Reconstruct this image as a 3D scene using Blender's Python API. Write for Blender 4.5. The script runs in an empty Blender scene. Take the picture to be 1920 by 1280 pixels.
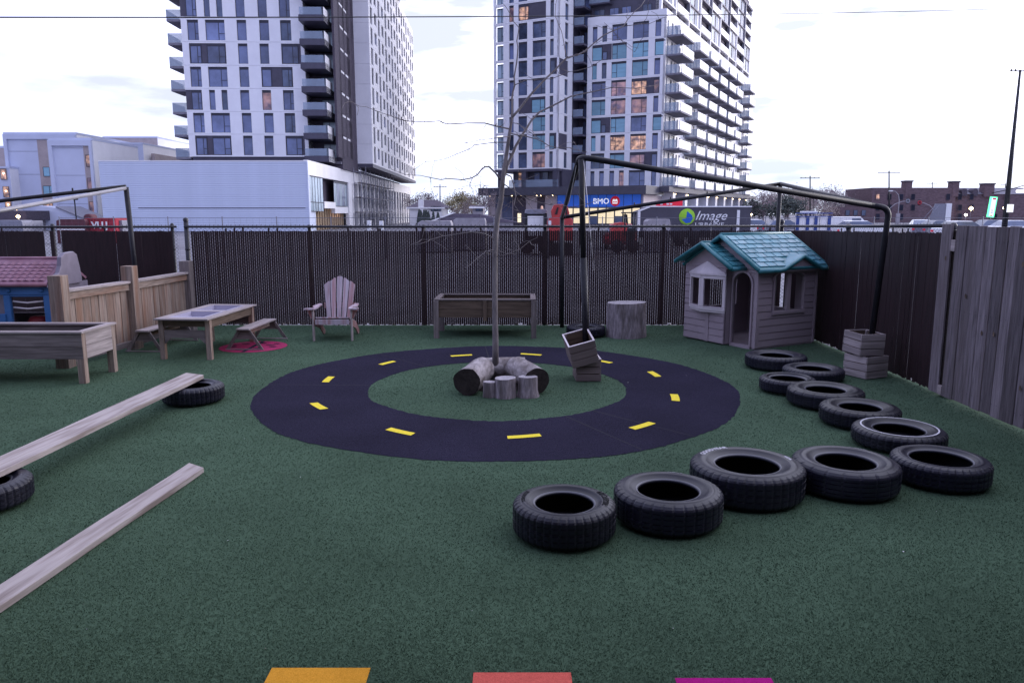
import bpy, math, random
import numpy as np
from mathutils import Vector, Matrix
random.seed(7)
R = math.radians
sc = bpy.context.scene
COL = sc.collection
# ------------------------------------------------------------------ camera
CAM_H = 2.0; PITCH = 9.56; FPX = 1425.0
cd = bpy.data.cameras.new('camera'); cam = bpy.data.objects.new('camera', cd); COL.objects.link(cam)
cam.location = (0, 0, CAM_H); cam.rotation_euler = (R(90 - PITCH), 0, 0)
cd.sensor_width = 36; cd.lens = 36 * FPX / 1920; cd.clip_start = 0.05; cd.clip_end = 3000
sc.camera = cam
# ------------------------------------------------------------------ sky and sun
SUN_AZ = 62.0     # degrees from +Y towards +X
SUN_EL = 9.0
w = bpy.data.worlds.new('World'); sc.world = w; w.use_nodes = True
nt = w.node_tree; nt.nodes.clear(); N = nt.nodes.new; L = nt.links.new
out = N('ShaderNodeOutputWorld')
sky = N('ShaderNodeTexSky'); sky.sky_type = 'NISHITA'; sky.sun_disc = False
sky.sun_elevation = R(SUN_EL); sky.sun_rotation = R(SUN_AZ); sky.dust_density = 2.0; sky.ozone_density = 3.0
bg1 = N('ShaderNodeBackground'); bg1.inputs['Strength'].default_value = 0.08; L(sky.outputs[0], bg1.inputs['Color'])
tc = N('ShaderNodeTexCoord')
# thin overcast veil: brighter towards the low sun, bluer away from it, broken by soft clouds
sd = Vector((math.sin(R(SUN_AZ - 15)) * .97, math.cos(R(SUN_AZ - 15)) * .97, .22)).normalized()
dot = N('ShaderNodeVectorMath'); dot.operation = 'DOT_PRODUCT'; dot.inputs[1].default_value = sd; L(tc.outputs['Generated'], dot.inputs[0])
mr = N('ShaderNodeMapRange'); mr.interpolation_type = 'SMOOTHSTEP'
mr.inputs['From Min'].default_value = -0.2; mr.inputs['From Max'].default_value = 1.0; L(dot.outputs['Value'], mr.inputs['Value'])
veil = N('ShaderNodeMix'); veil.data_type = 'RGBA'
veil.inputs['A'].default_value = (.66, .72, 1.24, 1); veil.inputs['B'].default_value = (2.05, 2.08, 2.6, 1)
L(mr.outputs[0], veil.inputs['Factor'])
mp = N('ShaderNodeMapping'); mp.inputs['Scale'].default_value = (1.2, 1.2, 5.5); L(tc.outputs['Generated'], mp.inputs['Vector'])
cn = N('ShaderNodeTexNoise'); cn.inputs['Scale'].default_value = 3.6; cn.inputs['Detail'].default_value = 6; cn.inputs['Roughness'].default_value = .5
L(mp.outputs[0], cn.inputs['Vector'])
cr = N('ShaderNodeMapRange'); cr.inputs['From Min'].default_value = .50; cr.inputs['From Max'].default_value = .64
cr.inputs['To Min'].default_value = 0.0; cr.inputs['To Max'].default_value = .93; L(cn.outputs['Fac'], cr.inputs['Value'])
cl = N('ShaderNodeMix'); cl.data_type = 'RGBA'; L(cr.outputs[0], cl.inputs['Factor'])
L(veil.outputs['Result'], cl.inputs['A']); cl.inputs['B'].default_value = (.70, .74, .90, 1)
# paler blue band of clearer air low on the horizon
sep = N('ShaderNodeSeparateXYZ'); L(tc.outputs['Generated'], sep.inputs[0])
hz = N('ShaderNodeMapRange'); hz.interpolation_type = 'SMOOTHSTEP'; hz.inputs['From Min'].default_value = .0; hz.inputs['From Max'].default_value = .13
hz.inputs['To Min'].default_value = .75; hz.inputs['To Max'].default_value = 0.; L(sep.outputs['Z'], hz.inputs['Value'])
hm = N('ShaderNodeMix'); hm.data_type = 'RGBA'; L(hz.outputs[0], hm.inputs['Factor']); L(cl.outputs['Result'], hm.inputs['A']); hm.inputs['B'].default_value = (.66, .78, 1.02, 1)
bg2 = N('ShaderNodeBackground'); bg2.inputs['Strength'].default_value = 1.0; L(hm.outputs['Result'], bg2.inputs['Color'])
mx = N('ShaderNodeMixShader'); mx.inputs[0].default_value = .82; L(bg1.outputs[0], mx.inputs[1]); L(bg2.outputs[0], mx.inputs[2])
L(mx.outputs[0], out.inputs['Surface'])
sl = bpy.data.lights.new('sun', 'SUN'); sl.energy = 1.5; sl.angle = R(22); sl.color = (1, .95, .96)
sun = bpy.data.objects.new('sun', sl); COL.objects.link(sun)
sv = Vector((math.sin(R(SUN_AZ)) * math.cos(R(SUN_EL)), math.cos(R(SUN_AZ)) * math.cos(R(SUN_EL)), math.sin(R(SUN_EL))))
sun.rotation_euler = sv.to_track_quat('Z', 'Y').to_euler()
sc.view_settings.view_transform = 'Standard'; sc.view_settings.look = 'None'
sc.view_settings.exposure = 0.4; sc.view_settings.gamma = 1.0; sc.view_settings.use_curve_mapping = False
sc.render.engine = 'CYCLES'

# ------------------------------------------------------------------ helpers
TH = R(PITCH)
def _ray(px, py):
    x = (px - 960) / FPX; y = -(py - 640) / FPX
    return (x, math.cos(TH) + y * math.sin(TH), -math.sin(TH) + y * math.cos(TH))
def on_ground(px, py, z=0.0):
    r = _ray(px, py); t = (z - CAM_H) / r[2]; return Vector((r[0] * t, r[1] * t, z))
def spot(px, py, Y):
    r = _ray(px, py); t = Y / r[1]; return Vector((r[0] * t, Y, CAM_H + r[2] * t))
def lin(r, g, b):
    f = lambda c: ((c / 255 + .055) / 1.055) ** 2.4 if c > 10 else c / 255 / 12.92
    return (f(r), f(g), f(b))

MATS = {}
def pmat(name, col, rough=.7, var=.18, scale=6., stretch=(1, 1, 1), bump=.15, bscale=None, spec=.3, metal=0., rand=.0,
         stain=None, stain_amt=.0, stain_scale=1.5, emit=None, estr=0., trans=0., alpha=1., bdist=.01, detail=5, coords='Object', enoise=0.):
    m = bpy.data.materials.new(name); m.use_nodes = True; MATS[name] = m
    t = m.node_tree; n = t.nodes.new; l = t.links.new
    b = t.nodes['Principled BSDF']
    b.inputs['Roughness'].default_value = rough; b.inputs['Metallic'].default_value = metal
    b.inputs['Specular IOR Level'].default_value = spec
    if trans: b.inputs['Transmission Weight'].default_value = trans
    if alpha < 1: b.inputs['Alpha'].default_value = alpha
    tcn = n('ShaderNodeTexCoord'); mpn = n('ShaderNodeMapping'); mpn.inputs['Scale'].default_value = stretch
    l(tcn.outputs[coords], mpn.inputs['Vector'])
    vec = mpn.outputs[0]
    if rand:
        oi = n('ShaderNodeObjectInfo')
        ad = n('ShaderNodeVectorMath'); ad.operation = 'ADD'
        ms = n('ShaderNodeVectorMath'); ms.operation = 'SCALE'; ms.inputs['Scale'].default_value = 37.0
        cmb = n('ShaderNodeCombineXYZ'); l(oi.outputs['Random'], cmb.inputs[0]); l(oi.outputs['Random'], cmb.inputs[1]); l(oi.outputs['Random'], cmb.inputs[2])
        l(cmb.outputs[0], ms.inputs[0]); l(mpn.outputs[0], ad.inputs[0]); l(ms.outputs[0], ad.inputs[1]); vec = ad.outputs[0]
    no = n('ShaderNodeTexNoise'); no.inputs['Scale'].default_value = scale; no.inputs['Detail'].default_value = detail; no.inputs['Roughness'].default_value = .62
    l(vec, no.inputs['Vector'])
    mr_ = n('ShaderNodeMapRange'); mr_.inputs['From Min'].default_value = .3; mr_.inputs['From Max'].default_value = .7
    l(no.outputs['Fac'], mr_.inputs['Value'])
    mixn = n('ShaderNodeMix'); mixn.data_type = 'RGBA'; l(mr_.outputs[0], mixn.inputs['Factor'])
    mixn.inputs['A'].default_value = (*[c * (1 - var) for c in col], 1)
    mixn.inputs['B'].default_value = (*[min(c * (1 + var), 1) for c in col], 1)
    c_out = mixn.outputs['Result']
    if stain:
        n2 = n('ShaderNodeTexNoise'); n2.inputs['Scale'].default_value = stain_scale; n2.inputs['Detail'].default_value = 4
        l(vec, n2.inputs['Vector'])
        r2 = n('ShaderNodeMapRange'); r2.inputs['From Min'].default_value = .45; r2.inputs['From Max'].default_value = .68
        r2.inputs['To Max'].default_value = stain_amt; l(n2.outputs['Fac'], r2.inputs['Value'])
        mx2 = n('ShaderNodeMix'); mx2.data_type = 'RGBA'; l(r2.outputs[0], mx2.inputs['Factor']); l(c_out, mx2.inputs['A'])
        mx2.inputs['B'].default_value = (*stain, 1); c_out = mx2.outputs['Result']
    if rand:
        rr = n('ShaderNodeMapRange'); rr.inputs['To Min'].default_value = 1 - rand; rr.inputs['To Max'].default_value = 1 + rand
        l(oi.outputs['Random'], rr.inputs['Value'])
        sc_ = n('ShaderNodeVectorMath'); sc_.operation = 'SCALE'; l(c_out, sc_.inputs[0]); l(rr.outputs[0], sc_.inputs['Scale']); c_out = sc_.outputs[0]
    l(c_out, b.inputs['Base Color'])
    if bump:
        nb = n('ShaderNodeTexNoise'); nb.inputs['Scale'].default_value = bscale or scale * 3; nb.inputs['Detail'].default_value = 6; l(vec, nb.inputs['Vector'])
        bp = n('ShaderNodeBump'); bp.inputs['Strength'].default_value = bump; bp.inputs['Distance'].default_value = bdist
        l(nb.outputs['Fac'], bp.inputs['Height']); l(bp.outputs[0], b.inputs['Normal'])
    if emit:
        b.inputs['Emission Color'].default_value = (*emit, 1); b.inputs['Emission Strength'].default_value = estr
        if enoise:      # uneven lamps and furniture seen through a lit window
            ne = n('ShaderNodeTexNoise'); ne.inputs['Scale'].default_value = enoise; ne.inputs['Detail'].default_value = 3; l(vec, ne.inputs['Vector'])
            me_ = n('ShaderNodeMapRange'); me_.inputs['From Min'].default_value = .38; me_.inputs['From Max'].default_value = .68; me_.inputs['To Min'].default_value = estr * .15; me_.inputs['To Max'].default_value = estr * 2.4
            l(ne.outputs['Fac'], me_.inputs['Value']); l(me_.outputs[0], b.inputs['Emission Strength'])
    return m

class MB:
    """collects primitives and builds them as ONE mesh object"""
    def __init__(s, T=None): s.v = []; s.f = []; s.m = []; s.sm = []; s.T = T
    def add(s, vs, fs, m=0, smooth=False, T=None):
        o = len(s.v)
        for p in vs:
            p = Vector(p)
            if T: p = T @ p
            if s.T: p = s.T @ p
            s.v.append(p)
        for f in fs: s.f.append([i + o for i in f]); s.m.append(m); s.sm.append(smooth)
        return s
    def box(s, x0, x1, y0, y1, z0, z1, m=0, T=None):
        v = [(x0, y0, z0), (x1, y0, z0), (x1, y1, z0), (x0, y1, z0), (x0, y0, z1), (x1, y0, z1), (x1, y1, z1), (x0, y1, z1)]
        return s.add(v, [(0, 3, 2, 1), (4, 5, 6, 7), (0, 1, 5, 4), (1, 2, 6, 5), (2, 3, 7, 6), (3, 0, 4, 7)], m, T=T)
    def prism(s, pts, ext, m=0, T=None, smooth=False):
        """polygon (3-D points) extruded by vector ext"""
        n = len(pts); e = Vector(ext); a = [Vector(p) for p in pts]; b = [p + e for p in a]
        nrm = Vector((0, 0, 0))
        for i in range(n): nrm += a[i].cross(a[(i + 1) % n])
        fl = nrm.dot(e) > 0
        fs = [tuple(range(n))[::-1] if fl else tuple(range(n)), tuple(range(n, 2 * n)) if fl else tuple(range(n, 2 * n))[::-1]]
        for i in range(n):
            j = (i + 1) % n
            fs.append((i, j, j + n, i + n) if fl else (i, i + n, j + n, j))
        return s.add(a + b, fs, m, smooth, T)
    def tube(s, pts, rad, seg=8, m=0, cap=True, T=None, smooth=True):
        pts = [Vector(p) for p in pts]; n = len(pts)
        if not hasattr(rad, '__len__'): rad = [rad] * n
        vs = []; fs = []; prev = None
        for i, p in enumerate(pts):
            d = (pts[min(i + 1, n - 1)] - pts[max(i - 1, 0)]).normalized()
            if prev is None:
                x = d.orthogonal().normalized()
            else:
                x = (prev - d * prev.dot(d)); x = x.normalized() if x.length > 1e-6 else d.orthogonal().normalized()
            prev = x; y = d.cross(x)
            for k in range(seg):
                a = 2 * math.pi * k / seg; vs.append(p + (x * math.cos(a) + y * math.sin(a)) * rad[i])
        for i in range(n - 1):
            for k in range(seg):
                k2 = (k + 1) % seg; fs.append((i * seg + k, i * seg + k2, (i + 1) * seg + k2, (i + 1) * seg + k))
        if cap: fs.append(tuple(range(seg))[::-1]); fs.append(tuple(range((n - 1) * seg, n * seg)))
        return s.add(vs, fs, m, smooth, T)
    def lathe(s, prof, seg=24, m=0, T=None, closed=False, fn=None, smooth=True):
        n = len(prof); vs = []; fs = []
        for k in range(seg):
            a = 2 * math.pi * k / seg
            for i, (r, z) in enumerate(prof):
                if fn: r, z = fn(i, k, r, z)
                vs.append((r * math.cos(a), r * math.sin(a), z))
        lim = n if closed else n - 1
        for k in range(seg):
            k2 = (k + 1) % seg
            for i in range(lim):
                j = (i + 1) % n; fs.append((k * n + i, k2 * n + i, k2 * n + j, k * n + j))
        return s.add(vs, fs, m, smooth, T)
    def mesh(s, name, mats):
        me = bpy.data.meshes.new(name); me.from_pydata([tuple(p) for p in s.v], [], s.f)
        for mm in (mats if isinstance(mats, (list, tuple)) else [mats]): me.materials.append(mm)
        me.polygons.foreach_set('material_index', s.m); me.polygons.foreach_set('use_smooth', s.sm); me.update()
        return me
    def build(s, name, mats, parent=None, loc=None, bevel=0, rz=None):
        return ob(name, s.mesh(name, mats), parent, loc, bevel, rz)
def ob(name, me, parent=None, loc=None, bevel=0, rz=None, M=None):
    o = bpy.data.objects.new(name, me); COL.objects.link(o)
    if parent: o.parent = parent
    if loc is not None: o.location = loc
    if rz is not None: o.rotation_euler = (0, 0, rz)
    if M is not None: o.matrix_local = M
    if bevel:
        b = o.modifiers.new('bevel', 'BEVEL'); b.width = bevel; b.segments = 2; b.limit_method = 'ANGLE'
    return o
def tag(o, label=None, cat=None, group=None, kind=None):
    if label: o['label'] = label
    if cat: o['category'] = cat
    if group: o['group'] = group
    if kind: o['kind'] = kind
    return o
def thing(name, label, cat, loc=(0, 0, 0), rz=0., group=None):
    o = bpy.data.objects.new(name, None); COL.objects.link(o); o.location = loc; o.rotation_euler = (0, 0, rz)
    o.empty_display_size = .2
    return tag(o, label, cat, group)
def struct(o): o['kind'] = 'structure'; return o
def copy_tree(o, parent=None):
    c = o.copy(); COL.objects.link(c); c.parent = parent
    for ch in o.children: copy_tree(ch, c)
    return c
def text_geo(txt, size, depth=.0, shear=0., bold=0.):
    cu = bpy.data.curves.new('t', 'FONT'); cu.body = txt; cu.size = size; cu.extrude = depth; cu.shear = shear; cu.align_x = 'CENTER'; cu.align_y = 'CENTER'; cu.resolution_u = 2; cu.offset = bold
    o = bpy.data.objects.new('t', cu); COL.objects.link(o)
    dg = bpy.context.evaluated_depsgraph_get(); me = bpy.data.meshes.new_from_object(o.evaluated_get(dg))
    vs = [v.co.copy() for v in me.vertices]; fs = [list(p.vertices) for p in me.polygons]
    bpy.data.objects.remove(o); bpy.data.meshes.remove(me); bpy.data.curves.remove(cu)
    return vs, fs
PI_ = math.pi
RZ = lambda a: Matrix.Rotation(a, 4, 'Z')
RX = lambda a: Matrix.Rotation(a, 4, 'X')
RY = lambda a: Matrix.Rotation(a, 4, 'Y')
TR = lambda x, y, z: Matrix.Translation((x, y, z))

# ------------------------------------------------------------------ materials
def turf_mat(name, a, b, fine=260., bmp=.55):
    m = bpy.data.materials.new(name); m.use_nodes = True; t = m.node_tree; n = t.nodes.new; l = t.links.new
    bs = t.nodes['Principled BSDF']; bs.inputs['Roughness'].default_value = .85; bs.inputs['Specular IOR Level'].default_value = .06; bs.inputs['Roughness'].default_value = 1.
    tcn = n('ShaderNodeTexCoord')
    f1 = n('ShaderNodeTexNoise'); f1.inputs['Scale'].default_value = fine; f1.inputs['Detail'].default_value = 3; l(tcn.outputs['Object'], f1.inputs['Vector'])
    f2 = n('ShaderNodeTexNoise'); f2.inputs['Scale'].default_value = 1.1; f2.inputs['Detail'].default_value = 4; l(tcn.outputs['Object'], f2.inputs['Vector'])
    f3 = n('ShaderNodeTexNoise'); f3.inputs['Scale'].default_value = 30; f3.inputs['Detail'].default_value = 2; l(tcn.outputs['Object'], f3.inputs['Vector'])
    s1 = n('ShaderNodeMapRange'); s1.inputs['From Min'].default_value = .32; s1.inputs['From Max'].default_value = .68; l(f1.outputs['Fac'], s1.inputs['Value'])
    mm = n('ShaderNodeMix'); mm.data_type = 'RGBA'; l(s1.outputs[0], mm.inputs['Factor']); mm.inputs['A'].default_value = (*a, 1); mm.inputs['B'].default_value = (*b, 1)
    s2 = n('ShaderNodeMapRange'); s2.inputs['From Min'].default_value = .3; s2.inputs['From Max'].default_value = .7; s2.inputs['To Min'].default_value = .84; s2.inputs['To Max'].default_value = 1.17; l(f2.outputs['Fac'], s2.inputs['Value'])
    s3 = n('ShaderNodeMapRange'); s3.inputs['From Min'].default_value = .3; s3.inputs['From Max'].default_value = .7; s3.inputs['To Min'].default_value = .94; s3.inputs['To Max'].default_value = 1.06; l(f3.outputs['Fac'], s3.inputs['Value'])
    mu = n('ShaderNodeMath'); mu.operation = 'MULTIPLY'; l(s2.outputs[0], mu.inputs[0]); l(s3.outputs[0], mu.inputs[1])
    sc1 = n('ShaderNodeVectorMath'); sc1.operation = 'SCALE'; l(mm.outputs['Result'], sc1.inputs[0]); l(mu.outputs[0], sc1.inputs['Scale'])
    l(sc1.outputs[0], bs.inputs['Base Color'])
    bp = n('ShaderNodeBump'); bp.inputs['Strength'].default_value = bmp; bp.inputs['Distance'].default_value = .006
    ad = n('ShaderNodeMath'); ad.operation = 'ADD'; l(f1.outputs['Fac'], ad.inputs[0]); l(f3.outputs['Fac'], ad.inputs[1]); l(ad.outputs[0], bp.inputs['Height']); l(bp.outputs[0], bs.inputs['Normal'])
    return m
turf = turf_mat('green_turf', (.044, .078, .049), (.076, .122, .077), fine=420., bmp=.18)
turf_dark = turf_mat('black_turf', (.007, .0062, .013), (.034, .030, .056), fine=170., bmp=.8)
blade_a = pmat('turf_blade', (.073, .120, .075), rough=.9, var=.10, scale=90, bump=0, spec=.1)
yellow = pmat('yellow_turf', (.84, .66, .03), rough=.8, var=.12, scale=60, bump=.5, bscale=200)
gravel = pmat('pale_gravel', (.20, .195, .22), rough=.9, var=.3, scale=1.2, bump=.5, bscale=6, stain=(.14, .13, .15), stain_amt=.7, stain_scale=.08, bdist=.05)
stone_m = pmat('white_stone', (.42, .40, .40), rough=.8, var=.3, scale=9, bump=.3)
seam_m = pmat('seam_dark', (.012, .011, .02), rough=.9, var=.3, scale=40, bump=0)
seam_g = pmat('seam_green', (.025, .045, .032), rough=.9, var=.4, scale=20, bump=0)
def wood(name, col, axis, **k):
    st = {'x': (.5, 7, 7), 'y': (7, .5, 7), 'z': (7, 7, .5)}[axis]
    kw = dict(rough=.8, var=.38, scale=5.5, stretch=st, bump=.45, bscale=14, rand=.16, stain=tuple(c * .45 for c in col), stain_amt=.55, stain_scale=1.3, bdist=.004, spec=.2); kw.update(k)
    return pmat(name, col, **kw)
W_GREY = {a: wood('weathered_wood_' + a, (.195, .162, .158), a) for a in 'xyz'}
W_TAN = {a: wood('tan_wood_' + a, (.275, .212, .178), a, stain=(.22, .10, .055), stain_amt=.6) for a in 'xyz'}
W_PALE = {a: wood('pale_wood_' + a, (.36, .305, .30), a, var=.28) for a in 'xyz'}
W_BROWN = {a: wood('brown_wood_' + a, (.14, .10, .075), a) for a in 'xyz'}
W_CRATE = {a: wood('brown_crate_wood_' + a, (.20, .155, .15), a, var=.2, stain_amt=.3) for a in 'xyz'}
W_PLANK = wood('plank_wood', (.40, .345, .325), 'y', var=.12, bump=.25, stain=(.17, .125, .11), stain_amt=.75, stain_scale=3.4, rand=.04)
W_FENCE = wood('fence_board_wood', (.158, .134, .145), 'z', rand=.34, bump=.8, var=.5, stain=(.10, .08, .08), stain_amt=.6)
chair_w = wood('chalky_chair_wood', (.48, .41, .46), 'z', var=.2, rand=.08, stain=(.33, .13, .12), stain_amt=.75, stain_scale=2.2)
chair_r = wood('red_chair_wood', (.30, .13, .12), 'z', stain=(.55, .48, .5), stain_amt=.5, stain_scale=4)
rubber = pmat('tyre_rubber', (.0085, .0078, .017), rough=.40, var=.35, scale=9, bump=.12, bscale=90, spec=.32, rand=.25, stain=(.035, .034, .045), stain_amt=.4, stain_scale=3, bdist=.003)
rubber_in = pmat('tyre_inner', (.012, .012, .014), rough=.8, var=.2, spec=.2)
letter_m = pmat('moulded_letters', (.085, .085, .105), rough=.4, var=.2, bump=0, spec=.5)
letter_w = pmat('white_letters', (.55, .54, .58), rough=.6, var=.25, scale=30, bump=0)
slat_m = pmat('brown_plastic_slat', (.028, .012, .0145), rough=.6, var=.35, scale=3, stretch=(6, 6, 1), bump=.2, spec=.35)
wire_m = pmat('dark_wire', (.022, .018, .024), rough=.5, var=.2, bump=0, metal=.3)
post_m = pmat('black_post', (.016, .015, .022), rough=.38, var=.3, scale=20, bump=.1, spec=.5)
galv = pmat('galvanised_strip', (.62, .60, .64), rough=.5, var=.25, scale=30, bump=.2, metal=.3)
pipe_m = pmat('black_pipe', (.012, .011, .016), rough=.48, var=.35, scale=14, bump=.15, spec=.35)
bark = pmat('young_tree_bark', (.19, .165, .165), rough=.85, var=.4, scale=14, stretch=(1, 1, .35), bump=.6, bscale=30, stain=(.30, .27, .26), stain_amt=.5, stain_scale=5)
log_m = pmat('bleached_log', (.38, .335, .335), rough=.85, var=.4, scale=26, stretch=(1, .25, 1), bump=.8, bscale=14, stain=(.11, .085, .08), stain_amt=.85, stain_scale=9, bdist=.015, rand=.12)
log_z = pmat('weathered_stump', (.26, .22, .235), rough=.9, var=.45, scale=26, stretch=(1.5, 1.5, .3), bump=.8, bscale=14, stain=(.10, .08, .075), stain_amt=.8, stain_scale=9, bdist=.015, rand=.15)
log_end = pmat('dark_log_end', (.030, .023, .021), rough=.9, var=.5, scale=12, bump=.6, bscale=30)
cut_top = pmat('cut_wood_top', (.34, .31, .33), rough=.85, var=.25, scale=20, bump=.4)
soil = pmat('dark_soil', (.025, .018, .015), rough=.95, var=.5, scale=30, bump=1, bscale=60, bdist=.02)
white_pl = pmat('white_panel', (.84, .83, .86), rough=.6, var=.05, scale=.6, bump=.05, bscale=8, stain=(.72, .71, .76), stain_amt=.4, stain_scale=.25)
white_side = pmat('off_white_panel', (.88, .86, .86), rough=.6, var=.06, scale=.5, bump=.05)
dark_pl = pmat('charcoal_panel', (.080, .074, .105), rough=.5, var=.15, scale=1, bump=.05)
brick_dk = pmat('dark_brick_wall', (.088, .074, .098), rough=.85, var=.3, scale=2.5, stretch=(1, 1, 4), bump=.3)
frame_m = pmat('window_frame_dark', (.045, .045, .065), rough=.45, var=.1, bump=0)
GL = dict(
    blue=pmat('glass_blue', (.13, .16, .29), rough=.12, var=.4, scale=.35, bump=.02, spec=.6, rand=.3),
    dark=pmat('glass_dark', (.075, .10, .17), rough=.1, var=.5, scale=.5, bump=.02, spec=.6, rand=.3),
    deep=pmat('glass_unlit', (.028, .03, .05), rough=.5, var=.4, scale=.5, bump=0, spec=.08, rand=.3),
    teal=pmat('glass_blinds_teal', (.20, .38, .48), rough=.25, var=.12, scale=.5, stretch=(1, 1, 4), bump=.02, spec=.5, rand=.25),
    pale=pmat('glass_pale', (.33, .42, .50), rough=.15, var=.25, scale=.5, bump=.02, spec=.7, rand=.2),
    warm=pmat('glass_lit_warm', (.22, .15, .15), rough=.2, var=.6, scale=1.2, bump=0, spec=.5, emit=(1., .56, .36), estr=.26, rand=.3, enoise=1.6),
    rose=pmat('glass_lit_faint', (.16, .12, .17), rough=.15, var=.5, scale=.8, bump=0, spec=.6, emit=(1., .52, .40), estr=.09, rand=.3, enoise=1.1),
    lamp=pmat('glass_lamp', (.3, .25, .2), rough=.3, var=.4, scale=1.5, bump=0, emit=(1., .85, .6), estr=.9))
concrete = pmat('concrete', (.33, .31, .34), rough=.85, var=.2, scale=2, bump=.2)
soffit_m = pmat('balcony_soffit', (.20, .19, .23), rough=.85, var=.15, scale=1, bump=.1)
rail_glass = pmat('railing_glass', (.30, .37, .48), rough=.15, var=.1, scale=.6, bump=0, spec=.6, alpha=.55)
rail_white = pmat('railing_lit_white', (.80, .79, .82), rough=.35, var=.05, bump=0, spec=.5)  # white for rails facing right; bright light on glass put into the colour
siding_m = pmat('pale_blue_siding', (.58, .63, .76), rough=.55, var=.05, scale=.4, bump=.03)
tan_m = pmat('tan_cladding', (.42, .35, .34), rough=.8, var=.12, scale=1, bump=.1)
clinic_m = pmat('clinic_render', (.56, .59, .72), rough=.8, var=.05, scale=.4, bump=.05)
bmo_blue = pmat('bank_blue', (.035, .14, .62), rough=.35, var=.06, bump=0, emit=(.03, .14, .7), estr=.18)
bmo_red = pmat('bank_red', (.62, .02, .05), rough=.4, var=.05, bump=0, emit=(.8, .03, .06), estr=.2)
sign_white = pmat('sign_white', (.85, .85, .88), rough=.4, var=.03, bump=0, emit=(1, 1, 1), estr=.45)
shop_glow = pmat('lit_shop_interior', (.5, .42, .28), rough=.5, var=.5, scale=.8, stretch=(1, 1, .5), bump=0, emit=(1., .82, .52), estr=.62)
lamp_hot = pmat('lamp_glow', (1, .8, .5), rough=.4, var=.02, bump=0, emit=(1., .70, .38), estr=14)
lamp_white = pmat('lamp_glow_white', (1, 1, 1), rough=.4, var=.02, bump=0, emit=(1., .92, .82), estr=10)
plaster = pmat('blush_stucco', (.56, .48, .50), rough=.8, var=.06, scale=.8, bump=.05)
brick_red = pmat('red_brick_far', (.145, .10, .115), rough=.85, var=.3, scale=1.4, stretch=(1, 1, 3), bump=.3)
roof_grey = pmat('grey_roof', (.20, .19, .23), rough=.8, var=.2, scale=1, bump=.2)
roof_purp = pmat('dark_shingle_roof', (.125, .105, .14), rough=.85, var=.25, scale=2, bump=.3)
orange_paint = pmat('orange_red_paint', (.46, .055, .055), rough=.45, var=.2, scale=2, bump=.05)
red_paint = pmat('red_paint', (.34, .02, .04), rough=.45, var=.2, scale=2, bump=.05, stain=(.18, .06, .06), stain_amt=.4)
dkred_paint = pmat('dull_red_paint', (.10, .03, .04), rough=.6, var=.3, scale=2, bump=.1)
white_paint = pmat('white_paint', (.78, .78, .80), rough=.35, var=.05, bump=0, spec=.5)
grey_paint = pmat('grey_paint', (.22, .22, .27), rough=.5, var=.15, bump=.05)
dkgrey_paint = pmat('dark_grey_paint', (.075, .072, .095), rough=.6, var=.12, scale=1.5, bump=.05)
blue_paint = pmat('blue_paint', (.035, .07, .26), rough=.5, var=.2, bump=0)
black_paint = pmat('black_paint', (.02, .02, .025), rough=.5, var=.2, bump=0)
lime = pmat('lime_print', (.30, .60, .04), rough=.5, var=.05, bump=0)
print_blue = pmat('blue_print', (.02, .12, .50), rough=.5, var=.05, bump=0)
print_white = pmat('white_print', (.8, .8, .82), rough=.5, var=.05, bump=0)
green_neon = pmat('green_neon', (.1, .8, .3), rough=.4, var=.02, bump=0, emit=(.12, 1., .4), estr=1.6)
ply = pmat('stud_wall_timber', (.36, .27, .18), rough=.85, var=.3, scale=1.5, stretch=(1, 1, .2), bump=.1)
twig_m = pmat('far_twigs', (.25, .205, .22), rough=.9, var=.3, bump=0)
willow = pmat('budding_leaves', (.33, .28, .15), rough=.9, var=.35, scale=.5, bump=0)
ever = pmat('evergreen_leaves', (.07, .085, .08), rough=.9, var=.4, scale=.8, bump=0)
brown_fol = pmat('brown_twig_mass', (.25, .20, .19), rough=.9, var=.35, scale=.5, bump=0)
taupe = pmat('taupe_plastic', (.34, .275, .30), rough=.5, var=.10, scale=5, bump=.25, bscale=60, spec=.35, stain=(.25, .19, .22), stain_amt=.45, stain_scale=2.5, bdist=.003)
cream = pmat('cream_plastic', (.68, .60, .62), rough=.5, var=.08, scale=6, bump=.15, spec=.35, stain=(.50, .43, .47), stain_amt=.5, stain_scale=3)
teal_pl = pmat('teal_plastic', (.02, .16, .185), rough=.38, var=.15, scale=5, bump=.15, bscale=50, spec=.5, stain=(.14, .36, .40), stain_amt=.5, stain_scale=3)
teal_sh = pmat('teal_shingle_plastic', (.08, .25, .31), rough=.42, var=.2, scale=8, bump=.2, bscale=50, spec=.5, rand=.12, stain=(.27, .38, .42), stain_amt=.6, stain_scale=3)
mauve = pmat('faded_red_plastic', (.22, .10, .14), rough=.5, var=.15, scale=6, bump=.1, stain=(.28, .16, .22), stain_amt=.6, stain_scale=3)
mauve_g = pmat('grey_mauve_plastic', (.19, .165, .21), rough=.5, var=.12, scale=6, bump=.1)
blue_pl = pmat('blue_plastic', (.04, .125, .32), rough=.45, var=.12, scale=5, bump=.1, stain=(.12, .25, .5), stain_amt=.4)
red_pl = pmat('dark_red_plastic', (.17, .015, .02), rough=.5, var=.1, bump=0)
bin_m = pmat('lavender_plastic_bin', (.38, .355, .45), rough=.35, var=.08, bump=.05, spec=.5)
pink_m = pmat('magenta_turf', (.32, .012, .085), rough=.85, var=.12, scale=40, bump=.4, bscale=150)
orange_m = turf_mat('orange_turf', (.46, .20, .015), (.66, .31, .04), fine=300, bmp=.3)
coral_m = turf_mat('coral_turf', (.42, .07, .055), (.62, .13, .10), fine=300, bmp=.3)
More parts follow.
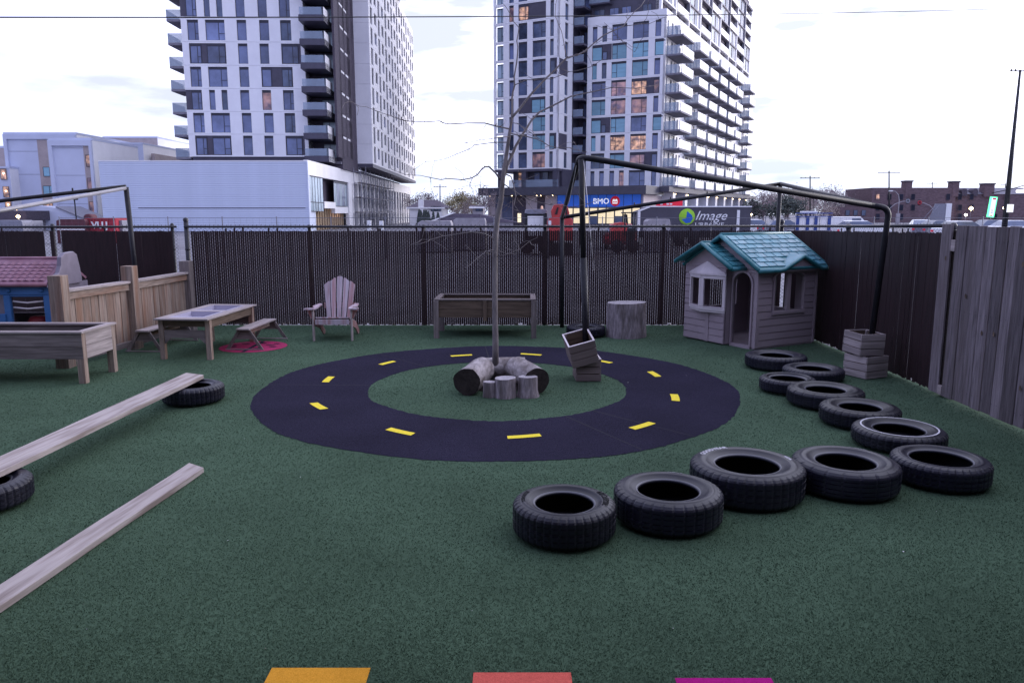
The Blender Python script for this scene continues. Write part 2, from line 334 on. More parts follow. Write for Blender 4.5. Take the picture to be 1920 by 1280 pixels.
purple_m = turf_mat('magenta_turf_square', (.27, .006, .12), (.40, .015, .20), fine=300, bmp=.3)

# ================================================================== SETTING
g = MB(); g.add([(-900, -300, -.03), (900, -300, -.03), (900, 1600, -.03), (-900, 1600, -.03)], [(0, 1, 2, 3)])
struct(g.build('ground', gravel))
RC = Vector((-.17, 8.69, 0)); RO = 2.74; RI = 1.49
g = MB(); g.add([(-11, -2.5, 0), (4.86, -2.5, 0), (4.86, 13.66, 0), (-11, 13.66, 0)], [(0, 1, 2, 3)])
struct(g.build('turf', turf))
def wobble(a, r, s): return r * (1 + .006 * math.sin(5 * a + s) + .004 * math.sin(11 * a + 2 * s))
g = MB(); vs = []; fs = []; n = 360
for k in range(n):
    a = 2 * math.pi * k / n; ro = wobble(a, RO, 1) + random.gauss(0, .006); ri = wobble(a, RI, 3) + random.gauss(0, .006)
    vs += [(RC.x + ro * math.cos(a), RC.y + ro * math.sin(a), .004), (RC.x + ri * math.cos(a), RC.y + ri * math.sin(a), .004)]
for k in range(n):
    a, b = 2 * k, 2 * ((k + 1) % n); fs.append((a, b, b + 1, a + 1))
g.add(vs, fs); struct(g.build('track', turf_dark))
rt = (RO + RI) / 2
dash_lab = ['near the black pipe post, behind the stacked crates', 'right of the crate stack, nearest the row of tyres', 'on the right bend of the ring', 'front right of the ring, facing the tyres', 'at the front of the ring, right below the log circle', 'front left of the ring, facing the planks', 'on the left bend of the ring', 'on the far left bend, nearest the plank on its tyre', 'back left of the ring towards the armchair', 'back of the ring in front of the long planter, left of the tree', 'back of the ring, right of the tree trunk']
dp = [(1130, 678), (1227, 702), (1266, 746), (1205, 799), (983, 819), (750, 810), (597, 762), (615, 712), (726, 681), (865, 667), (996, 665)]
for i, (px, py) in enumerate(dp):
    p = on_ground(px, py) - RC; a0 = math.atan2(p.y, p.x); r0 = min(max(p.length, rt - .25), rt + .25); half = .155 / r0 * (1 if i != 8 else .9); hw = .044
    g = MB(); vs = []; fs = []; tw = random.uniform(-.03, .03)
    for j in range(7):
        a = a0 + half * (j / 3 - 1)
        for s_ in (-1, 1):
            rr_ = r0 + s_ * hw + tw * (j / 3 - 1); vs.append((RC.x + rr_ * math.cos(a), RC.y + rr_ * math.sin(a), .008))
    for j in range(6): fs.append((2 * j, 2 * j + 1, 2 * j + 3, 2 * j + 2))
    fs = [f[::-1] for f in fs]
    o = g.add(vs, fs).build('yellow_dash', yellow)
    tag(o, 'yellow dash ' + dash_lab[i], 'road marking', 'yellow dashes round the black ring')
for a in (-62, -48, 95, 178, 300 - 170):
    m_ = MB(); m_.T = TR(RC.x, RC.y, 0) @ RZ(R(a)); m_.add([(RI + .01, -.009, .0052), (RO - .012, -.006, .0052), (RO - .012, .006, .0052), (RI + .01, .009, .0052)], [(0, 1, 2, 3)])
    struct(m_.build('track_seam', seam_m))
m_ = MB()
for i in range(150):
    y = random.uniform(3, 13); x = random.uniform(-.65, .62) * y; 
    if x > 4.6: continue
    s_ = random.uniform(.002, .006); a = random.random() * 6; u = Vector((math.cos(a), math.sin(a), 0)) * s_; v = Vector((-u.y, u.x, random.uniform(-.2, .3) * s_)) * random.uniform(.3, .8); c0 = Vector((x, y, .012))
    m_.add([c0 - u, c0 - v, c0 + u, c0 + v], [(0, 1, 2, 3)], m=i % 3)
tag(m_.build('debris', [print_white, W_TAN['x'], soil]), 'tiny pale and brown flecks of debris scattered over the turf', 'debris', kind='stuff')
# coloured mat squares at the bottom edge
for (x0, x1, y1, m, lab) in [(-1.07, -.63, 3.10, orange_m, 'orange turf square let into the lawn, leftmost of the three at the bottom edge'),
                             (-.17, .26, 3.065, coral_m, 'coral red turf square let into the lawn between the orange and the magenta one'),
                             (.71, 1.13, 3.025, purple_m, 'magenta turf square let into the lawn, rightmost of the three at the bottom edge')]:
    g = MB(); g.add([(x0, y1 - .45, .005), (x1, y1 - .45, .005), (x1, y1, .005), (x0, y1, .005)], [(0, 1, 2, 3)])
    tag(g.build('turf_square', m), lab, 'coloured mat', 'coloured squares in the lawn')
# magenta ladybird like disc with dark marks
g = MB(); c = Vector((-3.93, 11.38, 0)); vs = [(c.x + .62 * math.cos(a) * .8, c.y + .5 * math.sin(a), .005) for a in [2 * math.pi * k / 40 for k in range(40)]]
disc = g.add(vs, [tuple(range(40))]).build('turf_disc', pink_m); tag(disc, 'round magenta turf inlay with dark spots under the right hand bench', 'coloured mat')
for dx, dy, l_ in [(-.3, -.05, .07), (-.33, .08, .06), (-.2, .25, .07), (.22, .12, .07), (.3, -.02, .06), (.12, -.15, .08), (.28, .25, .05), (-.12, -.28, .06), (.05, .3, .06)]:
    g = MB(); g.add([(c.x + dx + l_ * math.cos(a), c.y + dy + .035 * math.sin(a), .008) for a in [2 * math.pi * k / 12 for k in range(12)]], [tuple(range(12))])
    g.build('dark_spot', turf_dark, disc)
g = MB(); g.add([(c.x - .03, c.y - .47, .009), (c.x + .03, c.y - .47, .009), (c.x + .03, c.y + .47, .009), (c.x - .03, c.y + .47, .009)], [(0, 1, 2, 3)]); g.build('dark_stripe', turf_dark, disc)

# turf blades: short tufts, densest near the viewer
rng = np.random.default_rng(3)
def blades(nb):
    u = rng.random(nb); y = 2.75 + (13.5 - 2.75) * u ** 2.0; x = (rng.random(nb) * 2 - 1) * (y * .70 + .3)
    r = np.hypot(x - RC.x, y - RC.y); ok = (x < 4.75) & (x > -8) & ((r > RO + .01) | (r < RI - .015))
    for (x0, x1, y1) in [(-1.07, -.63, 3.10), (-.17, .26, 3.065), (.71, 1.13, 3.025)]: ok &= ~((x > x0) & (x < x1) & (y < y1))
    x, y = x[ok], y[ok]; n_ = len(x)
    h = rng.uniform(.005, .011, n_); wd = rng.uniform(.0014, .0026, n_) * (.6 + y / 9); a = rng.random(n_) * 6.283; l1 = rng.normal(0, .008, n_); l2 = rng.normal(0, .008, n_)
    V_ = np.empty((n_, 3, 3), np.float32)
    V_[:, 0] = np.stack([x - wd * np.cos(a), y - wd * np.sin(a), np.zeros(n_)], 1); V_[:, 1] = np.stack([x + wd * np.cos(a), y + wd * np.sin(a), np.zeros(n_)], 1)
    V_[:, 2] = np.stack([x + l1, y + l2, h], 1)
    me = bpy.data.meshes.new('turf_blades'); me.vertices.add(n_ * 3); me.vertices.foreach_set('co', V_.ravel())
    me.loops.add(n_ * 3); me.loops.foreach_set('vertex_index', np.arange(n_ * 3, dtype=np.int32))
    me.polygons.add(n_); me.polygons.foreach_set('loop_start', np.arange(0, n_ * 3, 3, dtype=np.int32)); me.polygons.foreach_set('loop_total', np.full(n_, 3, np.int32))
    me.materials.append(blade_a); me.update(); me.validate()
    return ob('turf_blades', me)
tag(blades(600000), 'short green synthetic turf fibres over the yard', 'turf', kind='stuff')

# ================================================================== FENCES
def chain_fence(label, A, B, zA, zB, posts, gaps=(), pitch=.038, sw=.0337, ends=(.04, .04), wires=True):
    A = Vector((*A, 0)); B = Vector((*B, 0)); Ln = (B - A).length; ang = math.atan2(B.y - A.y, B.x - A.x)
    root = thing('chain_link_fence', label, 'fence', A, ang)
    zt = lambda s_: zA + (zB - zA) * s_ / Ln
    for p in posts:
        h = zt(p[0]) + p[1]; m_ = MB(); m_.tube([(p[0], .06, -.02), (p[0], .06, h)], p[2], 10); m_.lathe([(0, h + .035), (p[2] * .7, h + .03), (p[2] * 1.15, h), (p[2] * 1.15, h - .03)], 10, T=TR(p[0], .06, 0))
        for z in (.25, .8, 1.35): m_.lathe([(p[2] * 1.12, z), (p[2] * 1.12, z + .025)], 10, T=TR(p[0], .06, 0))
        m_.build('post', post_m, root)
    m_ = MB(); m_.tube([(-.02, .02, zt(0)), (Ln / 2, .02, zt(Ln / 2) - .004), (Ln + .02, .02, zt(Ln))], .021, 8); m_.build('top_rail', post_m, root)
    m_ = MB(); k = ends[0]; i = 0
    while k < Ln - ends[1]:
        if not any(a <= k <= b for a, b in gaps):
            w_ = sw * random.uniform(.985, 1.01); top = zt(k) - .072 + random.gauss(0, .004); bot = .014 + random.gauss(0, .006) + (.03 if random.random() < .06 else 0)
            if random.random() < .06: top += .05
            lx = random.gauss(0, .0005); x0, x1 = k - w_ / 2, k + w_ / 2; yy = random.gauss(0, .0015)
            pts = [(x0, yy, bot), (x1, yy, bot), (x1 + lx, yy, top - .014), ((x0 + x1) / 2 + w_ * .25 + lx, yy, top - .002), ((x0 + x1) / 2 - w_ * .25 + lx, yy, top - .002), (x0 + lx, yy, top - .014)]
            m_.prism(pts, (0, .004, 0))
        k += pitch; i += 1
    tag(m_.build('slats', slat_m, root), kind='stuff')
    if wires:
        m_ = MB(); dz = .031; rows = int(1.72 / dz); cols = int(Ln / pitch); hw = .0022
        for c_ in range(cols):
            x = (c_ + .5) * pitch + ends[0] - pitch * 0; 
            zt_ = zt(x) + .03
            for r_ in range(rows + 3):
                z = .03 + r_ * dz + (0 if c_ % 2 else 0)
                if z + dz > zt_: break
                up = (r_ + c_) % 2
                za, zb = (z, z + dz) if up else (z + dz, z)
                m_.add([(x, -.007, za - hw), (x + pitch, -.007, zb - hw), (x + pitch, -.007, zb + hw), (x, -.007, za + hw)], [(0, 1, 2, 3)])
            # barbs above the rail
            if c_ % 2 == 0: m_.add([(x - .006, -.004, zt_ - .01), (x + .006, -.004, zt_ - .01), (x + random.uniform(.0, .016), -.004, zt_ + random.uniform(.005, .02))], [(0, 1, 2)])
        tag(m_.build('wire_mesh', wire_m, root), kind='stuff')
    return root
BY = 13.62
X0 = -5.80
chain_fence('long brown slatted chain link fence across the back of the yard', (X0, BY), (4.85, BY), 1.765, 1.775,
            [(.0, .13, .042), (2.19, .0, .03), (4.22, .0, .036), (6.39, .0, .036), (8.5, .0, .036), (10.60, .09, .04)],
            gaps=[(.0, .10), (2.245, 2.27), (4.275, 4.28), (6.45, 6.46)])
chain_fence('brown slatted chain link fence behind the pink roofed playhouse', (-12.2, BY), (-5.98, BY), 1.765, 1.765,
            [(.0, .0, .036), (4.02, .02, .036), (6.15, .03, .03)], gaps=[(3.90, 3.99), (4.07, 4.18)], pitch=.0345, sw=.0343)
chain_fence('dark slatted chain link fence on the right between playhouse and grey boards', (4.86, BY - .04), (4.80, 8.46), 1.775, 1.865,
            [(2.42, .0, .036), (5.12, .0, .036)], gaps=[(2.50, 2.53)], pitch=.0345, sw=.0343)
# pale strip of stones at the foot of the fences
m_ = MB(); 
def stone(mb, x, y, s_):
    ph = random.random() * 6; v = []; 
    for zz, rr_ in ((0, .8), (.5, 1.), (.95, .55)):
        for k in range(6):
            a = ph + k * 1.047; v.append((x + s_ * rr_ * math.cos(a) * random.uniform(.8, 1.2), y + s_ * rr_ * math.sin(a) * random.uniform(.8, 1.2), -.01 + s_ * zz))
    f = [(0, 1, 2, 3, 4, 5)[::-1], (12, 13, 14, 15, 16, 17)] + [(a + b, (a + 1) % 6 + b, (a + 1) % 6 + b + 6, a + b + 6) for b in (0, 6) for a in range(6)]
    mb.add(v, f)
for i in range(110):
    stone(m_, random.choice((-5.1, -4.6, -3.2, -1.9, -.9, .7, 1.4, 2.6, 3.3, 4.2)) + random.gauss(0, .33), BY + random.uniform(-.01, .28), random.uniform(.018, .045))
for i in range(90):
    stone(m_, 4.90 + random.uniform(-.07, .22), random.uniform(8.6, 13.5), random.uniform(.015, .035))
tag(m_.build('white_stones', stone_m), 'loose white stones along the foot of the slatted fences', 'stones', kind='stuff')

# grey board fence on the right
wf = thing('board_fence', 'tall weathered grey board fence along the right edge', 'fence', (4.72, 8.42, 0), R(-90))
xs = [(0.0, .19)]; x = .27
while x < 6.3:
    w_ = random.choice([.145, .16, .18, .14, .19]); xs.append((x, x + w_)); x += w_ + random.choice([.004, .006, .014])
for i, (a, b) in enumerate(xs):
    h = 1.87 + random.gauss(0, .006) + (.0 if i else .01); d = random.uniform(-.006, .010); b0 = .02 + random.uniform(0, .02)
    MB().box(-(b - a) / 2, (b - a) / 2, d, d + .022, b0, h).build('board', W_FENCE, wf, loc=((a + b) / 2, 0, 0), bevel=.003).rotation_euler = (random.gauss(0, .003), random.gauss(0, .002), 0)
for i, (a, b) in enumerate(xs):
    for z in (.16, .99, 1.72):
        for q in (.25, .75): MB().lathe([(0, -.0015), (.004, -.001), (.0045, 0)], 6, T=TR(a + (b - a) * q + random.uniform(-.01, .01), -.0085, z + random.uniform(-.015, .015)) @ RX(PI_ / 2)).build('nail_head', black_paint, wf)
    if random.random() < .7:
        MB().lathe([(0, -.001), (.012, -.0006), (.016, .001)], 10, T=TR((a + b) / 2 + random.uniform(-.04, .04), -.0075, random.uniform(.3, 1.7)) @ RX(PI_ / 2) @ Matrix.Diagonal((1, 1.6, 1, 1))).build('knot', W_BROWN['z'], wf)
for z in (.12, .95, 1.68): MB().box(-.02, 6.3, .036, .076, z, z + .09).build('rail', W_GREY['x'], wf)
for x in (.23, 2.6, 5.0): MB().box(x - .09, x + .05, .08, .17, -.02, 1.84).build('post', W_BROWN['z'], wf)
MB().box(.192, .268, -.004, .03, 1.60, 1.72).build('spacer_block', W_PALE['x'], wf); MB().box(.192, .268, -.004, .03, .03, .13).build('spacer_block', W_PALE['x'], wf)
MB().box(.16, .33, .03, .034, .02, 1.82).build('gap_shade_strip', soil, wf)  # added dark strip behind the gap, its colour standing for the shade there

# unseen building with porch and door, added behind the camera to shade the foreground
bw = thing('shade_building', 'unseen dark building added behind the viewer to shade the near side of the yard', 'building', (0, -1.2, 0))
MB().box(-14, 9, -6, 0, 0, 7.2).build('wall', brick_dk, bw); MB().box(-14.3, 9.3, -6.3, .9, 7.2, 7.45).build('roof', roof_grey, bw)
MB().box(-9, 7, .905, 1.9, 3.15, 3.3).box(-9, 7, 0.001, .904, 3.15, 3.3).build('shade_porch', roof_grey, bw)
MB().box(-.5, .5, .002, .05, 0, 2.1).build('door', dkgrey_paint, bw)

# low tan picket fence on the left
P1, P2, P3 = Vector((-5.87, 9.82, 0)), Vector((-5.66, 11.25, 0)), Vector((-5.56, 13.0, 0))
lf = thing('board_divider', 'low tan timber divider fence with square posts on the left', 'fence', P1, 0)
for p, h in ((P1, 1.21), (P2, 1.235), (P3, 1.20)):
    q = p - P1; MB().box(q.x - .085, q.x + .085, q.y - .09, q.y + .09, -.02, h).build('post', W_TAN['z'] if p is not P3 else W_GREY['z'], lf, bevel=.006)
for a, b, nn in ((P1, P2, 8), (P2, P3, 9)):
    d = b - a; ang = math.atan2(d.y, d.x); L_ = d.length; o_ = a - P1
    T = TR(o_.x, o_.y, 0) @ RZ(ang)
    MB(T).box(.09, L_ - .09, -.075, .075, .985, 1.02).build('cap_rail', W_PALE['y'], lf, bevel=.003)
    MB(T).box(.09, L_ - .09, -.045, -.010, .885, .982).build('top_rail', W_TAN['y'], lf, bevel=.003)
    MB(T).box(.09, L_ - .09, -.06, -.010, .055, .14).build('bottom_rail', W_GREY['y'], lf, bevel=.003)
    w_ = (L_ - .2) / nn
    for i in range(nn):
        x0 = .10 + i * w_; MB(T).box(x0 + .003, x0 + w_ - .004, -.008 + random.uniform(0, .006), .016, .06, .975).build('board', W_TAN['z'], lf, bevel=.002)

# ================================================================== TYRES
def tyre_mesh(Ro, Ri, h, style):
    m_ = MB(); seg = 160
    g_ = .007
    prof = []; kinds = []
    def P(r, z, k=0): prof.append((r, z)); kinds.append(k)
    P(Ri + .004, .030); P(Ri + .03, .012); P(Ri + .35 * (Ro - Ri), .002); P(Ro - .055, .004); P(Ro - .022, .014, 2); P(Ro - .006, .028, 2); P(Ro, .040, 1)
    zs = [h * f for f in ((.30, .33, .46, .49) if style % 2 == 0 else (.26, .29, .40, .43, .57, .60))]
    zs += [h - z for z in zs[::-1]] if style % 2 == 0 else [h * .71, h * .74]
    zs = sorted(set(round(z, 4) for z in zs))
    for i in range(0, len(zs) - 1, 2):
        a, b = zs[i], zs[i + 1]; P(Ro + .001, a, 1); P(Ro - g_, a + .002); P(Ro - g_, b - .002); P(Ro + .001, b, 1)
    P(Ro, h - .040, 1); P(Ro - .006, h - .028, 2); P(Ro - .022, h - .014, 2); P(Ro - .045, h - .006); P(Ro - .058, h - .0055); P(Ro - .062, h - .001)
    mid = Ri + .45 * (Ro - Ri); P(mid + .012, h); P(mid, h - .003); P(mid - .010, h - .003); P(mid - .016, h - .010); P(Ri + .035, h - .016); P(Ri + .022, h - .024); P(Ri + .010, h - .024); P(Ri, h - .034)
    P(Ri + .002, h - .046); P(Ri + .02, h - .052); P(Ri + .5 * (Ro - Ri), h - .030); P(Ro - .035, h - .045); P(Ro - .022, h * .5); P(Ro - .035, .045); P(Ri + .5 * (Ro - Ri), .030); P(Ri + .02, .048)
    per = (4, 5, 4, 8)[style % 4]
    def fn(i, k, r, z):
        kk = kinds[i]
        if kk == 2 and k % per == 0: r -= .008
        if kk == 1 and k % per == 0: r -= .006
        return r, z
    m_.lathe(prof, seg, closed=True, fn=fn)
    np_ = len(prof)
    for fi in range(len(m_.f)):
        if fi % np_ >= np_ - 8: m_.m[fi] = 1
        if kinds[fi % np_] or kinds[(fi + 1) % np_]: m_.sm[fi] = False
    return m_.mesh('tyre', [rubber, rubber_in])
def bent_text(txt, R_, a_mid, size, z, flip=1):
    vs, fs = text_geo(txt, size, .0012, bold=.0012)
    out_ = []
    for v in vs:
        a = a_mid - v.x / R_ ; rr = R_ + v.y
        out_.append((rr * math.cos(a), rr * math.sin(a), z + v.z))
    return out_, fs
def tyre(loc, Ro, Ri, h, style, label, rz=0., tilt=(0, 0), texts=(), ring=None):
    Ri *= .93; h += .032 if loc[1] < 5.6 and loc[0] > 0 else .016
    root = thing('tyre', label, 'tyre', (loc[0], loc[1], .006), rz, 'old car tyres laid flat on the turf'); root.rotation_euler = (tilt[0], tilt[1], rz)
    ob('carcass', tyre_mesh(Ro, Ri, h, style), root)
    MB().lathe([(Ri + .0015, h - .0345), (Ri + .009, h - .0225), (Ri + .016, h - .0225)], 64).build('bead', letter_m, root)
    mid = Ri + .45 * (Ro - Ri)
    if ring: MB().lathe([(mid + .016, h + .0005), (mid + .030, h + .0005)], 96).build('white_wall_ring', letter_w, root)
    if texts:
        m_ = MB()
        for txt, a, s_, mt in texts:
            v, f = bent_text(txt, (mid + Ro - .06) / 2 + .004, a, s_, h + .0000); m_.add(v, f)
        m_.build('lettering', texts[0][3], root)
    return root
PI = math.pi
tyre((.33, 4.56), .325, .195, .19, 2, 'front leftmost tyre of the zigzag row, nearest the viewer, with raised dark lettering', 0, texts=(('MICHELIN', .05, .052, rubber_in), ('X M+S ALPIN', PI * .94, .030, rubber_in)))
tyre((1.03, 4.78), .355, .21, .19, 1, 'wide tyre with ribbed grooves, second from the left in the front row', .3, texts=(('UNIROYAL', .9, .020, letter_m),))
tyre((1.69, 5.24), .40, .235, .21, 0, 'largest tyre, in the middle of the front row, with pale maker lettering', 0, texts=(('GOODYEAR', PI * .70, .052, letter_w), ('RADIAL', .2, .026, letter_w)))
tyre((2.46, 5.38), .375, .22, .185, 3, 'smooth walled tyre second from the right in the front row', .5, texts=(('ALL SEASON', .4, .024, letter_m),))
tyre((3.24, 5.52), .345, .225, .16, 2, 'thin low tyre at the right end of the front row, near the grey board fence', .9)
tyre((3.38, 6.42), .38, .22, .145, 0, 'tyre with a pale ring on its sidewall, first of the receding row', .2, ring=True)
tyre((3.35, 7.11), .365, .20, .165, 1, 'ribbed tyre second in the receding row, behind the pale ringed one', .7)
tyre((3.32, 7.85), .385, .21, .165, 3, 'large worn tyre third in the receding row', 1.2)
tyre((3.14, 8.46), .31, .20, .15, 1, 'small tyre left in the pair behind the third of the receding row', 1.9)
tyre((3.69, 9.12), .36, .215, .13, 2, 'tyre right in the pair, closest to the two pale crates', .4)
tyre((3.47, 9.82), .39, .22, .165, 0, 'rearmost tyre of the zigzag row, in front of the tan playhouse', 2.2)
tyre((-3.43, 7.98), .315, .19, .175, 0, 'tyre under the far end of the long balance plank', .3)
tyre((-3.70, 5.03), .325, .20, .165, 2, 'tyre under the near end of the long plank at the left edge', 1.1)
tyre((1.22, 12.42), .32, .175, .16, 2, 'dusty tyre lying against the big stump by the back fence', .5)

# ================================================================== PLANKS
def plank(far, near, w_, z0, z1, th, label):
    far = Vector((*far, z0)); near = Vector((*near, z1)); d = near - far; L_ = d.length; 
    m_ = MB(); n_ = 10; vs = []; fs = []
    for i in range(n_ + 1):
        s_ = -L_ * i / n_; wob = .004 * math.sin(i * 1.1)
        skew = -.10 if i == 0 else 0
        for (x, z) in ((-w_ / 2, 0), (w_ / 2, 0), (w_ / 2, th), (-w_ / 2, th)): vs.append((x + wob, s_ + (skew * x / w_ if i == 0 else 0), z))
    for i in range(n_):
        for k in range(4):
            k2 = (k + 1) % 4; fs.append((i * 4 + k, i * 4 + k2, (i + 1) * 4 + k2, (i + 1) * 4 + k))
    fs += [(3, 2, 1, 0), (n_ * 4, n_ * 4 + 1, n_ * 4 + 2, n_ * 4 + 3)]
    m_.add(vs, fs); o = m_.build('balance_plank', W_PLANK, None, bevel=.003)
    o.location = far; o.rotation_euler = (math.asin((z0 - z1) / L_) * 1, 0, math.atan2(d.y, d.x) + PI / 2)
    return tag(o, label, 'plank', 'pale balance planks')
plank((-3.53, 8.28), (-3.70, 4.55), .245, .200, .190, .042, 'long pale plank bridging two tyres on the left')
plank((-2.49, 5.75), (-2.73, 3.0), .17, .004, .004, .040, 'pale plank lying flat on the turf, nearest the viewer on the left')

# ================================================================== LOGS ROUND THE TREE, STUMPS
def log(a, b, r, label, name='log', end=True):
    a, b = Vector(a), Vector(b); d = b - a; L_ = d.length; root = thing(name, label, 'log', a, 0, 'logs ringed round the tree')
    q = d.to_track_quat('Y', 'Z').to_matrix().to_4x4(); n_ = 8; sg = 28; vs = []; fs = []
    ph = [random.random() * 6 for _ in range(4)]
    for i in range(n_ + 1):
        for k in range(sg):
            t = 2 * PI * k / sg; rr = r * (1 + .03 * math.sin(3 * t + ph[0]) + .02 * math.sin(7 * t + ph[1] + i * .3) + .02 * math.sin(i * .9 + ph[2]))
            if k in (3, 4): rr *= .965
            vs.append((rr * math.cos(t), L_ * i / n_, rr * math.sin(t)))
    for i in range(n_):
        for k in range(sg):
            k2 = (k + 1) % sg; fs.append((i * sg + k, (i + 1) * sg + k, (i + 1) * sg + k2, i * sg + k2))
    m_ = MB(q); m_.add(vs, fs, smooth=True); m_.build('bark', log_m, root)
    MB(q).add([(v[0], -.001, v[2]) for v in vs[:sg]], [tuple(range(sg))]).build('end_grain', log_end, root)
    m_ = MB(q); e = [(v[0], L_ + .001, v[2]) for v in vs[-sg:]]; m_.add(e, [tuple(range(sg))[::-1]]); m_.build('end_grain', log_end, root)
    return root
log((-.50, 8.24, .158), (-.36, 8.92, .155), .152, 'thick bleached log with a dark end, left of the tree')
log((.28, 8.30, .158), (.06, 9.02, .150), .148, 'bleached log with a dark end, right of the tree')
log((-.42, 9.16, .125), (.16, 9.18, .125), .13, 'bleached log lying across behind the tree trunk')
def stump(x, y, r, h, label, grp=None, mat=log_z, lean=0., taper=1.05):
    root = thing('stump', label, 'stump', (x, y, 0), random.random(), grp); sg = 36; ph = [random.random() * 6 for _ in range(3)]; vs = []; fs = []
    prof = [(taper * 1.0, 0), (taper, .04), (1.01, .3), (1.0, .6), (.985, .94), (.97, 1.0)]
    for (q_, z) in prof:
        for k in range(sg):
            t = 2 * PI * k / sg; rr = r * q_ * (1 + .025 * math.sin(3 * t + ph[0]) + .02 * math.sin(8 * t + ph[1]) + .01 * math.sin(15 * t + ph[2]))
            vs.append((rr * math.cos(t) + lean * z * h, rr * math.sin(t), z * h * (1 + .02 * math.sin(t + ph[0]) * (z > .9))))
    for i in range(len(prof) - 1):
        for k in range(sg): k2 = (k + 1) % sg; fs.append((i * sg + k, i * sg + k2, (i + 1) * sg + k2, (i + 1) * sg + k))
    MB().add(vs, fs, smooth=True).build('bark', mat, root)
    top = vs[-sg:]; m_ = MB(); cz = sum(v[2] for v in top) / sg; cx = lean * h
    m_.add(top + [(cx, 0, cz - .004)], [(k, (k + 1) % sg, sg) for k in range(sg)]); m_.build('cut_top', cut_top, root)
    return root
stump(-.245, 8.20, .075, .17, 'small dark stump piece between left log and pale stump', 'short upright stumps in front of the tree')
stump(-.075, 8.19, .118, .215, 'broad pale upright stump in front of the tree trunk', 'short upright stumps in front of the tree')
stump(.175, 8.22, .108, .225, 'flared upright stump with a crack, right of the pale one', 'short upright stumps in front of the tree', taper=1.18)
stump(1.88, 12.42, .325, .56, 'large flat topped stump seat near the back fence')
# mulch at the tree foot
m_ = MB(); m_.add([(-.15 + .30 * math.cos(a), 8.72 + .36 * math.sin(a), .006) for a in [2 * PI * k / 24 for k in range(24)]], [tuple(range(24))])
struct(m_.build('bare_soil', soil))

# ================================================================== CRATES
def crate(w_, d_, h_, label, loc, rot, grp, mat, rim=None):
    root = thing('crate', label, 'crate', loc, 0, grp); root.rotation_euler = rot; bh = h_ / 3; t = .016
    for i in range(3):
        z0, z1 = i * bh + .006, (i + 1) * bh - .004; j = lambda: random.uniform(-.002, .002)
        for s_ in (-1, 1):
            MB().box(-w_ / 2 + j(), w_ / 2 + j(), s_ * d_ / 2 - t / 2, s_ * d_ / 2 + t / 2, z0, z1).build('board', mat['x'], root, bevel=.0015)
            MB().box(s_ * (w_ / 2 - t / 2) - t / 2, s_ * (w_ / 2 - t / 2) + t / 2, -d_ / 2 + t / 2 + .001, d_ / 2 - t / 2 - .001, z0, z1).build('board', mat['y'], root, bevel=.0015)
    for sx in (-1, 1):
        for sy in (-1, 1):
            MB().box(sx * (w_ / 2 - t * 2) - .014, sx * (w_ / 2 - t * 2) + .014, sy * (d_ / 2 - t * 1.45) - .014, sy * (d_ / 2 - t * 1.45) + .014, .004, h_ - .008).build('corner_block', mat['z'], root)
    MB().box(-w_ / 2 + t, w_ / 2 - t, -d_ / 2 + t, d_ / 2 - t, 0.006, .016).build('base_panel', mat['x'], root)
    for s_ in (-1, 1):  # dark liners added to stop light in the joints so they look shaded
        a, b = sorted((s_ * (d_ / 2 - t / 2 - .001), s_ * (d_ / 2 - t / 2 - .004))); MB().box(-w_ / 2 + t, w_ / 2 - t, a, b, .018, h_ - .015).build('joint_shade_liner', W_BROWN['x'], root)
        a, b = sorted((s_ * (w_ / 2 - t - .001), s_ * (w_ / 2 - t - .004))); MB().box(a, b, -d_ / 2 + t + .005, d_ / 2 - t - .005, .018, h_ - .015).build('joint_shade_liner', W_BROWN['y'], root)
    if rim:
        e = .0015
        for s_ in (-1, 1):
            MB().box(-w_ / 2 - e, w_ / 2 + e, s_ * d_ / 2 - t / 2 - e, s_ * d_ / 2 + t / 2 + e, h_ - .001, h_ + .006).build('rim', rim, root)
            MB().box(s_ * (w_ / 2 - t / 2) - t / 2 - e, s_ * (w_ / 2 - t / 2) + t / 2 + e, -d_ / 2 + t / 2 + .003, d_ / 2 - t / 2 - .003, h_ - .001, h_ + .006).build('rim', rim, root)
    return root
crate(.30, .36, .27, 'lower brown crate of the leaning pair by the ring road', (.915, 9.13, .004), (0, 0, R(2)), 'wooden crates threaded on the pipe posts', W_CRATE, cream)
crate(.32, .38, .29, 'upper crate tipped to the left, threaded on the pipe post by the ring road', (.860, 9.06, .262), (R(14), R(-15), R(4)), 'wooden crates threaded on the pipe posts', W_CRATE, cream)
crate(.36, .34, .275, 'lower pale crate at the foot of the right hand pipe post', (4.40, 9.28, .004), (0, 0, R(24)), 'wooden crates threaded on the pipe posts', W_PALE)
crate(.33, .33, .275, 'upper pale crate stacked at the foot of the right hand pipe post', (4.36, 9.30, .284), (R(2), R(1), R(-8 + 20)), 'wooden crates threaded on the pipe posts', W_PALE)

# ================================================================== PIPE FRAMES
NL, NR, FR, FL = Vector((.80, 9.22, 2.66)), Vector((4.58, 9.38, 2.06)), Vector((4.62, 13.35, 2.50)), Vector((.87, 13.40, 1.93))
fr = thing('pipe_frame', 'black bent pipe canopy frame without its cover, standing over the ring road and playhouse', 'frame', (0, 0, 0))
def bend(a, b, c_, r=.12, n_=5):
    d1 = (a - b).normalized() * r; d2 = (c_ - b).normalized() * r; return [b + d1 * (1 - t) ** 2 + d2 * t ** 2 for t in [i / n_ for i in range(n_ + 1)]]
def beam(pts, rad, name): MB().tube(pts, rad, 12).build(name, pipe_m, fr)
base = Vector((.93, 9.16, .02))
MB().tube([base, base.lerp(NL, .55)], .043, 12).build('post', pipe_m, fr); MB().tube([base.lerp(NL, .55), NL + Vector((.02, 0, -.03))], .036, 12).build('post_upper', pipe_m, fr)
